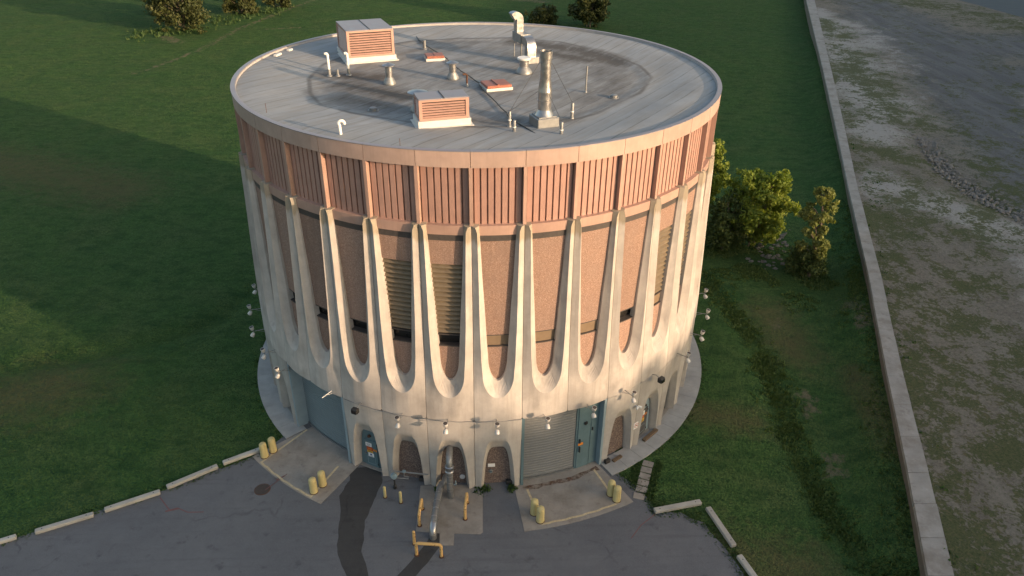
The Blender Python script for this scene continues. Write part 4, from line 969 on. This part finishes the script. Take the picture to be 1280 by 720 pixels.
# insulated silver pipes
e = empty('upright_pipe', (-1.93, -16.15, .035), 'upright silver clad pipe bending into the arch wall', 'pipe')
pts = [(0, 0, 0), (0, 0, 2.5)] + arc((0, .38, 2.5), .38, PI, PI / 2, 6, (0, 1, 0), (0, 0, 1))[1:] + [(0.02, 1.1, 2.88)]
mb = MB(); mb.tube(pts, .19, 16); mb.build('cladding', M['galvdull'], e, 40)
for z in (.6, 1.25, 1.75): mb = MB(); mb.lathe([(.20, z - .04), (.205, z), (.20, z + .04)], (0, 0, 0), 16); mb.build('band', M['galv'], e, 40)
mb = MB(); mb.lathe([(.20, 2.0), (.25, 2.02), (.26, 2.1), (.225, 2.14), (.215, 2.3), (.26, 2.36), (.26, 2.44), (.2, 2.48)], (0, 0, 0), 16); mb.build('coupling', M['galv'], e, 30)
mb = MB(); mb.tube([(.22, -.02, 1.0), (.34, -.04, 1.0), (.34, -.04, 1.3)], .035, 8); mb.build('valve', M['jamb'], e)
e = empty('ground_pipe', (-2.55, -17.3, .036), 'long silver clad pipe running out from the arch to the hoop guard', 'pipe')
pts = [(.35, 2.2, .62), (.25, 1.75, .62)] + [(.1, 1.55, .62), (.02, 1.3, .62), (-.02, 1.0, .62), (-.12, 0, .62), (-.22, -1.4, .62)] + [(-.23, -1.62, .58), (-.24, -1.8, .45), (-.245, -1.86, .25), (-.245, -1.87, -.02)]
mb = MB(); mb.tube(pts, .20, 16); mb.build('cladding', M['galvdull'], e, 40)
for t in (.8, .2, -.4, -1.0, -1.45): mb = MB(); mb.tube([(-.12 + .072 * t, t - .03, .62), (-.12 + .072 * t, t + .03, .62)], .208, 16, False); mb.build('band', M['galv'], e)
mb = MB(); mb.tube([(-.222, -1.42, .62), (-.231, -1.63, .575), (-.241, -1.80, .45), (-.245, -1.865, .27)], .21, 16, False); mb.build('end_elbow', M['galv'], e, 40)
for t in (.9, -.9): mb = MB(); mb.box((-.12 + .072 * t, t, .2), (.10, .10, .42)); mb.box((-.12 + .072 * t, t, .015), (.3, .2, .03)); mb.build('support', M['galvdull'], e)
e = empty('wall_disc', P(-4.7, 15.08, .55), 'round pale disc on the brown infill right of the upright silver pipe', 'outlet', rz=R_(-4.7)); mb = MB(); mb.lathe([(.17, 0), (.16, .05), (0, .06)], (0, 0, 0), 16, Matrix.Rotation(R_(90), 4, 'X')); mb.build('disc', M['lens'], e)
# gas meter with its pipe run across an arch
e = empty('gas_meter', (-5.25, -15.35, .014), 'blue grey gas meter on a stand with a pipe crossing the arch', 'gas meter')
mb = MB(); mb.tube([(0, 0, 0), (0, 0, .8)], .05, 8); mb.lathe([(.1, 0), (.1, .25), (.05, .3)], (0, 0, 0), 10); mb.build('stand', M['black'], e)
mb = MB(); mb.lathe([(0, -.09), (.16, -.09), (.2, -.05), (.2, .05), (.16, .09), (0, .09)], (0, -.02, 1.0), 16, Matrix.Rotation(R_(70), 4, 'X')); mb.lathe([(.09, 0), (.09, .16), (0, .2)], (0, -.02, 1.08), 12); mb.build('regulator', M['meterblue'], e, 35)
mb = MB(); mb.tube([(-.22, .1, 1.32), (.5, -.02, 1.32), (2.05, -.28, 1.32)], .045, 8); mb.build('crossing_pipe', M['galvdull'], e, 40)
mb = MB(); mb.tube([(.15, 0, .85), (.85, -.1, .85), (.88, -.1, 1.0), (.6, -.06, 1.02), (.62, -.06, 1.32)], .035, 8); mb.build('loop_pipe', M['galvdull'], e, 40)
mb = MB(); mb.lathe([(.12, 0), (.12, .04), (0, .05)], (.62, -.06, 1.38), 10); mb.build('valve_wheel', M['meterblue'], e)
# manhole, kerbs, stepping slabs
e = empty('manhole_cover', (-13.09, -15.23, .013), 'round rusty manhole cover in the asphalt left of the apron', 'manhole'); mb = MB(); mb.lathe([(.42, .003), (.40, .014), (.36, .01), (.34, .014), (0, .014)], (0, 0, 0), 28); mb.build('cover', plain('cast_iron', (.075, .06, .052), .8, .2, .35, 14), e)
mb = MB(); mb.lathe([(.47, 0), (.47, .009), (.425, .011)], (0, 0, 0), 28); mb.build('frame', M['rust'], e)
def kerb(a, b_, w_, lab, mat='kerb'):
    d = Vector((b_[0] - a[0], b_[1] - a[1], 0)); L = d.length
    e = empty('parking_kerb', ((a[0] + b_[0]) / 2, (a[1] + b_[1]) / 2, .005), lab, 'kerb', 'concrete parking kerbs along the lot edge', math.atan2(d.y, d.x))
    mb = MB(); mb.bevbox((0, 0, .11), (L, w_, .22), .035); mb.build('bar', M[mat], e)
    for s in (-1, 1): mb = MB(); mb.lathe([(.035, .222), (.035, .223), (0, .224)], (s * (L / 2 - .35), 0, 0), 10); mb.build('pin_hole', M['black'], e)
kerb((-27.9, -19.55), (-25.6, -18.5), .3, 'leftmost concrete parking kerb, cut by the picture edge')
kerb((-24.75, -18.2), (-22.1, -17.0), .32, 'second concrete parking kerb from the left along the lawn edge')
kerb((-21.62, -16.7), (-18.98, -15.35), .32, 'third concrete parking kerb from the left along the lawn edge')
kerb((-18.72, -15.0), (-16.25, -13.3), .32, 'fourth concrete parking kerb from the left, second from the bollards')
kerb((-16.0, -13.05), (-13.95, -11.85), .32, 'concrete parking kerb ending beside the left pair of yellow bollards')
kerb((9.85, -17.65), (12.72, -17.05), .34, 'concrete parking kerb nearest the stepping slabs on the right')
kerb((13.02, -17.5), (13.72, -20.3), .34, 'tilted concrete parking kerb along the right lawn edge')
kerb((13.8, -20.95), (14.55, -23.6), .34, 'concrete parking kerb at the lower right, cut by the picture edge')
st0 = [(10.28, -13.72), (10.06, -14.25), (9.86, -14.78), (9.66, -15.31), (9.46, -15.84), (9.2, -16.4)]
for i, (x, y) in enumerate(st0):
    lab = ['pale stepping slab touching the round walkway', 'second pale stepping slab from the walkway', 'third pale stepping slab from the walkway', 'fourth pale stepping slab from the walkway', 'fifth pale stepping slab from the walkway', 'dull stepping slab at the asphalt end of the row'][i]
    e = empty('stepping_slab', (x, y, .002), lab, 'paving slab', 'stepping slabs in the lawn', R_(-20 + random.uniform(-4, 4))); mb = MB(); mb.bevbox((0, 0, .02), (.66, .49, .05), .012); mb.build('slab', M['pad'], e)

# ------------------------------------------------------------------ retaining wall and the yard behind it
mb = MB(); HW = 2.0
def dens(pts, n=6):
    out = []
    for (ax, ay), (bx, by) in zip(pts, pts[1:]):
        for i in range(n): out.append((lerp(ax, bx, i / n), lerp(ay, by, i / n)))
    return out + [pts[-1]]
Lp, Rp = dens(WALL, 3), dens(WALLB, 3)
rw = empty('retaining_wall', (30, 0, 0), 'long concrete retaining wall with a broad pale top between the lawn and the gravel yard', 'wall'); ow = Vector((30, 0, 0))
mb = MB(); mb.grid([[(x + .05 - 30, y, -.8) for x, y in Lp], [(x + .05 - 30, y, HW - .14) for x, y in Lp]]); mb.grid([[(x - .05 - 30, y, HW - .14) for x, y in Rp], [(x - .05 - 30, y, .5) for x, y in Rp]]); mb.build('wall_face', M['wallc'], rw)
mb = MB(); jit = [.05 * nz(x, y, 4, .5) for x, y in Lp]
for q in range(len(Lp) - 1):
    (ax, ay), (bx, by), (cx, cy), (dx, dy) = Lp[q], Lp[q + 1], Rp[q], Rp[q + 1]; g = .015 / math.hypot(bx - ax, by - ay); o = random.uniform(-.012, .012); hz = HW + random.uniform(-.006, .006)
    A_, B_ = (lerp(ax, bx, g) - 30 + o, lerp(ay, by, g)), (lerp(bx, ax, g) - 30 + o, lerp(by, ay, g)); D_, E_ = (lerp(cx, dx, g) - 30 + 2 * o, lerp(cy, dy, g)), (lerp(dx, cx, g) - 30 + 2 * o, lerp(dy, cy, g))
    t_ = [(p_[0], p_[1], hz) for p_ in (A_, B_, E_, D_)]; b_ = [(p_[0], p_[1], hz - .3) for p_ in (A_, B_, E_, D_)]
    mb.add(t_ + b_, [(0, 3, 2, 1), (0, 1, 5, 4), (1, 2, 6, 5), (2, 3, 7, 6), (3, 0, 4, 7)])
mb.build('wall_cap', M['walltop'], rw)
ROAD = [((96, 150), (90, 122), 9), ((90, 122), (84, 88), 13), ((84, 88), (74, 60), 10), ((74, 60), (66, 38), 8.5), ((66, 38), (60, 20), 8), ((60, 20), (58, 4), 8), ((90, 95), (118, 92), 14), ((80, 70), (112, 68), 12), ((92, 48), (74, 44), 11), ((96, 150), (110, 260), 12)]
PALE = [((74, 112), (61, 74), 6.5), ((61, 74), (55, 52), 5.5), ((55, 52), (50, 44), 4.0), ((96, 62), (74, 40), 3.5), ((44, 26), (54, 8), 3.2), ((52, 10), (44, -8), 3), ((78, 130), (72, 108), 2.0), ((84, 60), (70, 28), 2.2)]
GREEN = [((56, 68), (60, 88), 1.6), ((49, 46), (53, 58), 1.5), ((67, 92), (60, 66), 4.5), ((60, 66), (58, 54), 4.0), ((47, 40), (50, 34), 3.5), ((38, 16), (44, 22), 4.0), ((31, -3), (36, 8), 3.4), ((27, -14), (30, -5), 3.2), ((24, -26), (27, -16), 3.0), ((36, -2), (42, 6), 2.5), ((32, -16), (38, -6), 2.6), ((114, 118), (126, 96), 9), ((104, 146), (114, 120), 6), ((76, 50), (92, 52), 2.6), ((46, 12), (52, 20), 2.5), ((70, 100), (74, 118), 3)]
ys2 = [-60, -50, -46] + [-40 + 1.2 * i for i in range(75)] + [50 + 1.5 * i for i in range(70)] + [160, 175, 200, 240, 320, 480, 618]
US = [0, .6, 1.3, 2.1, 3, 4] + [5.2 + 1.25 * i for i in range(66)] + [92, 105, 130, 170, 240]
SHORE = [(200, 0), (150, 60), (123, 112), (121.5, 120), (118.5, 146), (128, 260), (150, 620)]
def shore_x(y): return table([(-60, 190), (0, 175), (60, 148), (95, 130.5), (120, 121.3), (145, 118.5), (180, 119), (260, 132), (620, 330)], y)
def wallb_x(y): return table([(b_, a_) for a_, b_ in WALLB], y)
V, F, ar, ap, ag = [], [], [], [], []
for j, y in enumerate(ys2):
    x0 = wallb_x(y) - .25; x1 = shore_x(y)
    for u_ in US:
        x = min(x0 + u_, x1) if u_ < 240 else x1 + 6
        z = 1.93 + .14 * nz(x, y, 3, .12) * smooth(0, 3, u_) + .05 * nz(x, y, 8, .7) * smooth(0, 2, u_)
        z -= .45 * math.exp(-(seg_d((x, y), [(56, 41), (53, 30), (53, 24), (54, 17)]) / 1.6) ** 2) if 5 < y < 50 else 0
        if u_ >= 240: z = -1.5
        V.append((x, y, z)); p = (x, y)
        f = lambda S: max([0] + [(.78 if S is GREEN else 1.0) - seg_d(p, [s[0], s[1]]) / s[2] * (.42 if S is not ROAD else .65) for s in S]) if True else 0
        ar.append(clamp(f(ROAD))); ap.append(clamp(f(PALE))); ag.append(clamp(max(f(GREEN), .36 + .2 * nz(x, y, 1, .15) if y < 52 else .14)))
n = len(US)
for j in range(len(ys2) - 1):
    for i in range(n - 1): F.append((j * n + i, j * n + i + 1, (j + 1) * n + i + 1, (j + 1) * n + i))
me = bpy.data.meshes.new('gravel_yard'); me.from_pydata(V, [], F); me.materials.append(M['yard'])
for nm, d in (('road', ar), ('pale', ap), ('green', ag)): me.attributes.new(nm, 'FLOAT', 'POINT').data.foreach_set('value', d)
me.polygons.foreach_set('use_smooth', [True] * len(me.polygons)); tag(link('gravel_yard', me), kind='structure')
mb = MB(); mb.add([(100, -400, 1.0), (900, -400, 1.0), (1600, 1600, 1.0), (100, 1600, 1.0)], [(0, 1, 2, 3)])
WW = [(shore_x(y) + .2, y) for y in range(-60, 621, 20)]
mb = MB(); mb.grid([[(x, y, 1.05) for x, y in WW], [(x + 400, y, 1.05) for x, y in WW]]); tag(mb.build('river', M['water']), kind='structure')

# stones
def rock(mb, c, s):
    vs = []; N, K = 6, 4
    for k in range(K + 1):
        for i in range(N):
            th, ph = 2 * PI * i / N + .4 * k, PI * k / K - PI / 2; r = s * random.uniform(.75, 1.15)
            vs.append((c[0] + r * math.cos(ph) * math.cos(th), c[1] + r * math.cos(ph) * math.sin(th) * .8, c[2] + r * .6 * math.sin(ph)))
    mb.add(vs, [(k * N + i, k * N + (i + 1) % N, (k + 1) * N + (i + 1) % N, (k + 1) * N + i) for k in range(K) for i in range(N)])
mb = MB(); DL = dens([(57.5, 43), (55.6, 39), (53.4, 31), (53.0, 24), (54.3, 17), (56, 10), (58, 2)], 30)
for i in range(1700):
    x, y = random.choice(DL); s = random.uniform(.06, .13) if random.random() < .75 else random.uniform(.13, .26); q = random.gauss(0, .75); rock(mb, (x + q, y + random.uniform(-.5, .5), 1.55 + .16 * abs(q) + s * .2), s)
tag(mb.build('gravel', M['stone'], None), kind='stuff')
mb = MB()
for i in range(70):
    t = random.random(); x, y = lerp(26.0, 30.4, t) + random.gauss(0, .9), lerp(12.5, 18.5, t) + random.gauss(0, .8); s = random.uniform(.10, .36); rock(mb, (x, y, lawn_h(x, y) - .02), s)
tag(mb.build('rubble', M['rubble'], None), kind='stuff')

# ------------------------------------------------------------------ vegetation
def blades(spots, name, mat, leaves=6, hmin=.25, hmax=.8):
    V, F, T = [], [], []
    for x, y, z, k in spots:
        for i in range(leaves):
            a = random.uniform(0, 2 * PI); h = random.uniform(hmin, hmax) * k; w_ = random.uniform(.04, .09) * (1 + k * .5); l = random.uniform(.1, .5) * h
            ca, sa = math.cos(a), math.sin(a); bx, by = x + random.gauss(0, .12), y + random.gauss(0, .12); o = len(V)
            V += [(bx - sa * w_, by + ca * w_, z), (bx + sa * w_, by - ca * w_, z), (bx + ca * l * .5 + sa * w_ * .8, by + sa * l * .5 - ca * w_ * .8, z + h * .7), (bx + ca * l, by + sa * l, z + h)]
            F.append((o, o + 1, o + 2, o + 3)); T += [random.random()] * 4
    me = bpy.data.meshes.new(name); me.from_pydata(V, [], F); me.materials.append(mat); me.attributes.new('tint', 'FLOAT', 'POINT').data.foreach_set('value', T)
    return link(name, me)
sp = []
while len(sp) < 5200:
    m_ = random.random()
    if m_ < .3:
        p = random.choice(dens(DITCH, 12)); x, y = p[0] + random.gauss(.3, .55), p[1] + random.uniform(-.8, .8); k = random.uniform(.3, .9) * (.4 + clamp(.8 + 2 * nz(p[0], p[1], 3, .5)))
    elif m_ < .8:
        p = random.choice(dens(ROUGH2, 12)); x, y = p[0] + random.gauss(0, 2.6), p[1] + random.gauss(0, 2.2); k = random.uniform(.35, .9)
        if nz(x, y, 5, .35) < -.05: continue
    elif m_ < .9:
        p = random.choice(dens(WALL[:6], 20)); x, y = p[0] - abs(random.gauss(0, .7)), p[1] + random.uniform(-.5, .5); k = random.uniform(.3, .6)
    else:
        p = random.choice(dens(SWALE, 12)); x, y = p[0] + random.gauss(0, .8), p[1] + random.gauss(0, .8); k = random.uniform(.1, .2)
    if math.hypot(x, y) < 17.2 or x > wall_x(y) - .1: continue
    sp.append((x, y, lawn_h(x, y) - .02, k))
tag(blades(sp, 'weeds', M['weed'], 7, .07, .24), kind='stuff')
sp = []
edge = dens(LOT[1:5], 60) + dens(LOT[8:18], 25)
while len(sp) < 1500:
    m_ = random.random()
    if m_ < .6: p = random.choice(edge); x, y = p[0] + random.gauss(0, .28), p[1] + random.gauss(0, .28)
    elif m_ < .75: a = random.uniform(28, 311); x, y = P(a, 16.72 + abs(random.gauss(0, .12)), 0)[:2]
    else: p = random.choice(st0); x, y = p[0] + random.choice((-1, 1)) * random.uniform(.55, .75), p[1] + random.uniform(-.3, .3)
    if y < -32 or in_poly(x, y, LOT) and seg_d((x, y), LOT) > .22: continue
    sp.append((x, y, .0, random.uniform(.06, .16)))
for i in range(40): x, y, _ = P(random.choice((.55, .7, -.6, 6.6, -9.8, 5.9)) + random.gauss(0, .25), 15.5 + random.uniform(0, .35), 0); sp.append((x, y, .01, random.uniform(.2, .5)))
sp += [(x, y, 1.93, random.uniform(.15, .35)) for x, y in ((wallb_x(q) + abs(random.gauss(0, 1.6)), q) for q in [random.uniform(-26, 60) for _ in range(120)]) if nz(x, y, 3, .4) > .05]
tag(blades(sp, 'grass_tufts', M['tuft'], 5, .2, .7), kind='stuff')

def leaves_mesh(clumps, n, size, name, mat, parent):
    V, F, T = [], [], []
    tot = sum(c[1] ** 2 for c in clumps)
    for c, r, bias in clumps:
        k = int(n * r * r / tot)
        for i in range(k):
            d = Vector((random.gauss(0, 1), random.gauss(0, 1), random.gauss(0, 1))).normalized(); q = random.random() ** .5 * random.choice((1, 1, 1, 1.22))
            p = Vector(c) + Vector((d.x * r, d.y * r, d.z * r * .82)) * q
            nrm = (d + Vector((random.gauss(0, .7), random.gauss(0, .7), random.gauss(0, .7)))).normalized()
            a = nrm.orthogonal().normalized(); a = (a * math.cos(i) + nrm.cross(a) * math.sin(i)); b_ = nrm.cross(a); s = size * random.uniform(.6, 1.35); o = len(V)
            V += [tuple(p - a * s), tuple(p + b_ * s * .55), tuple(p + a * s), tuple(p - b_ * s * .55)]; F.append((o, o + 1, o + 2, o + 3)); T += [clamp(bias + random.gauss(0, .22))] * 4
    me = bpy.data.meshes.new(name); me.from_pydata(V, [], F); me.materials.append(mat); me.attributes.new('tint', 'FLOAT', 'POINT').data.foreach_set('value', T)
    return link(name, me, parent)
def tree(loc, h, rad, z0, lab, mat, n, size, seed, name='tree', stems=1, lobes=14, spread=.40, lean=(0, 0), cat='tree', group=None):
    random.seed(seed); e = empty(name, loc, lab, cat, group); clumps = []; mb = MB()
    for s in range(stems):
        a0 = random.uniform(0, 6.28); off = Vector((math.cos(a0), math.sin(a0), 0)) * (rad * .25 if stems > 1 else 0)
        top = off + Vector((lean[0], lean[1], h * .8)); r0 = .035 * h / (stems ** .5) * .55
        pts = [off * .3 * t + (top - off * .3) * t + Vector((.15 * math.sin(3 * t + s), .15 * math.cos(4 * t), 0)) for t in (0, .2, .4, .6, .8, 1)]
        pts[0] = off * .3; mb.tube(pts, r0, 8, True, [r0 * (1 - .8 * t) for t in (0, .2, .4, .6, .8, 1)])
        for l in range(lobes // stems):
            t = (l + .5) / (lobes // stems); zc = lerp(z0 * h, h * .93, t); prof = math.sin(PI * (.18 + .74 * t)) ** .8
            a = l * 2.4 + s + random.uniform(-.5, .5); rr = rad * prof * random.uniform(.35, .8); r = rad * spread * random.uniform(.6, 1.15) * (.65 + .35 * prof)
            base = off * (zc / h) + Vector((lean[0], lean[1], 0)) * (zc / h); c = base + Vector((math.cos(a) * rr, math.sin(a) * rr, zc))
            clumps.append((tuple(c), r, random.uniform(.25, .75)))
            st_ = base + Vector((0, 0, zc - rr * .7 - .3)); mb.tube([st_, (st_ + c) * .5 + Vector((0, 0, .15)), c], .05, 5, True, [r0 * .42, r0 * .28, r0 * .1])
            for q in range(4):
                d = Vector((random.gauss(0, 1), random.gauss(0, 1), random.gauss(0, .8))).normalized()
                clumps.append((tuple(c + d * r * random.uniform(.85, 1.45)), r * random.uniform(.25, .48), random.uniform(.15, .9)))
    mb.build('trunk', M['bark'], e, 50); leaves_mesh(clumps, n, size, 'crown', mat, e)
    return e
def gz(x, y): return (x, y, lawn_h(x, y) - .05)
tree(gz(26.2, 15.8), 8.3, 3.5, .12, 'broad light green bushy tree, sunlit on top, behind the right side of the building', M['leaf_light'], 20000, .16, 11, 'bushy_tree', 3, 39, .29)
tree(gz(22.0, 21.0), 10.2, 2.9, .25, 'taller yellow green tree half hidden behind the right edge of the building', M['leaf_light'], 11000, .16, 12, 'bushy_tree', 1, 26, .31)
tree(gz(23.2, 15.4), 6.0, 2.3, .05, 'low dark green shrub between the bushy trees and the building', M['leaf_dark'], 9500, .13, 13, 'dark_shrub', 3, 27, .33, cat='shrub')
tree(gz(29.6, 9.9), 9.3, 1.75, .22, 'slender pale leaved young tree standing alone near the retaining wall', M['leaf_pale'], 6500, .17, 14, 'young_tree', 1, 24, .30, (-.3, 0))
tree(gz(29.5, 10.6), 2.7, 2.0, .05, 'low dark bush at the foot of the slender young tree', M['leaf_dark'], 4500, .13, 15, 'low_bush', 2, 10, .45, cat='bush')
tree(gz(23.8, 121.0), 11.0, 5.4, .14, 'round dark tree beyond the rear edge of the roof', M['leaf_far'], 9000, .34, 16, 'round_tree', 2, 30, .30)
tree(gz(14.5, 124.0), 3.6, 3.2, .05, 'low dark bush left of the round tree beyond the roof', M['leaf_far'], 2500, .3, 17, 'low_bush', 2, 8, .5, cat='bush')
for i, (x, y, h, r, lab, nm) in enumerate(((-60.0, 114.5, 13, 7.0, 'olive tree with a bare trunk nearest the worn path at the top left', 'olive_tree'), (-53.5, 133.0, 12, 5.5, 'olive tree second along the row at the top left', 'olive_tree'), (-47.0, 141.0, 12, 5, 'olive tree farthest right along the row at the top left', 'olive_tree'), (-66.5, 128, 12, 5, 'olive tree behind the one nearest the worn path', 'olive_tree'))):
    tree(gz(x, y), h, r, .04 if i else .10, lab, M['leaf_far'], 8500, .30, 30 + i, nm, 2, 30, .29)
random.seed(5)
sp = []
for i in range(500):
    t = random.random() ** 1.3; x, y = lerp(-66, -46, t) + random.gauss(0, 2.6), lerp(108, 140, t) + random.gauss(-1.0, 2.6)
    if nz(x, y, 2, .25) < -.05: continue
    x, y = x, y; sp.append((x, y, lawn_h(x, y), random.uniform(.5, 1.3)))
tag(blades(sp, 'undergrowth', M['tuft'], 5, .25, .7), kind='stuff')

# ------------------------------------------------------------------ unseen hill added behind the camera, its crest shaped to shade ground and building
u_ = Vector((-math.sin(R_(SUN_AZ)), math.cos(R_(SUN_AZ)), 0)); v_ = Vector((math.cos(R_(SUN_AZ)), math.sin(R_(SUN_AZ)), 0)); DH = 150.0
hp = [(-260, 18), (-120, 17), (-60, 15), (-34, 11), (-25, 6.0), (-18, 4.8), (-14, 3.4), (0, 3.0), (13, 2.8), (18, -.6), (36, -.4), (55, 8), (85, 12.5), (130, 15), (420, 16)]
rows = [[], [], [], [], []]
v = -260.0
while v < 420:
    h = table(hp, v) + DH * math.tan(R_(SUN_EL)) + .5 * nz(v, 0, 1, .35) + 2.6 * nz(v, 3, 1, 1.1) * (1 if -60 < v < 80 else 0) + 1.4 * nz(v, 5, 1, 2.7) * (1 if -60 < v < 80 else 0) + .8 * nz(v, 9, 1, .09)
    for i, (o, k) in enumerate(((-70, 0.0), (-22, .72), (0, 1.0), (26, .7), (62, 0.0))):
        p = -u_ * (DH + o) + v_ * v; rows[i].append((p.x, p.y, h * k - (.3 if k == 0 else 0)))
    v += .16 if -60 < v < 80 else 3.0
mb = MB(); mb.grid(rows[::-1]); tag(mb.build('shade_hill', M['lawn'], None), kind='structure')
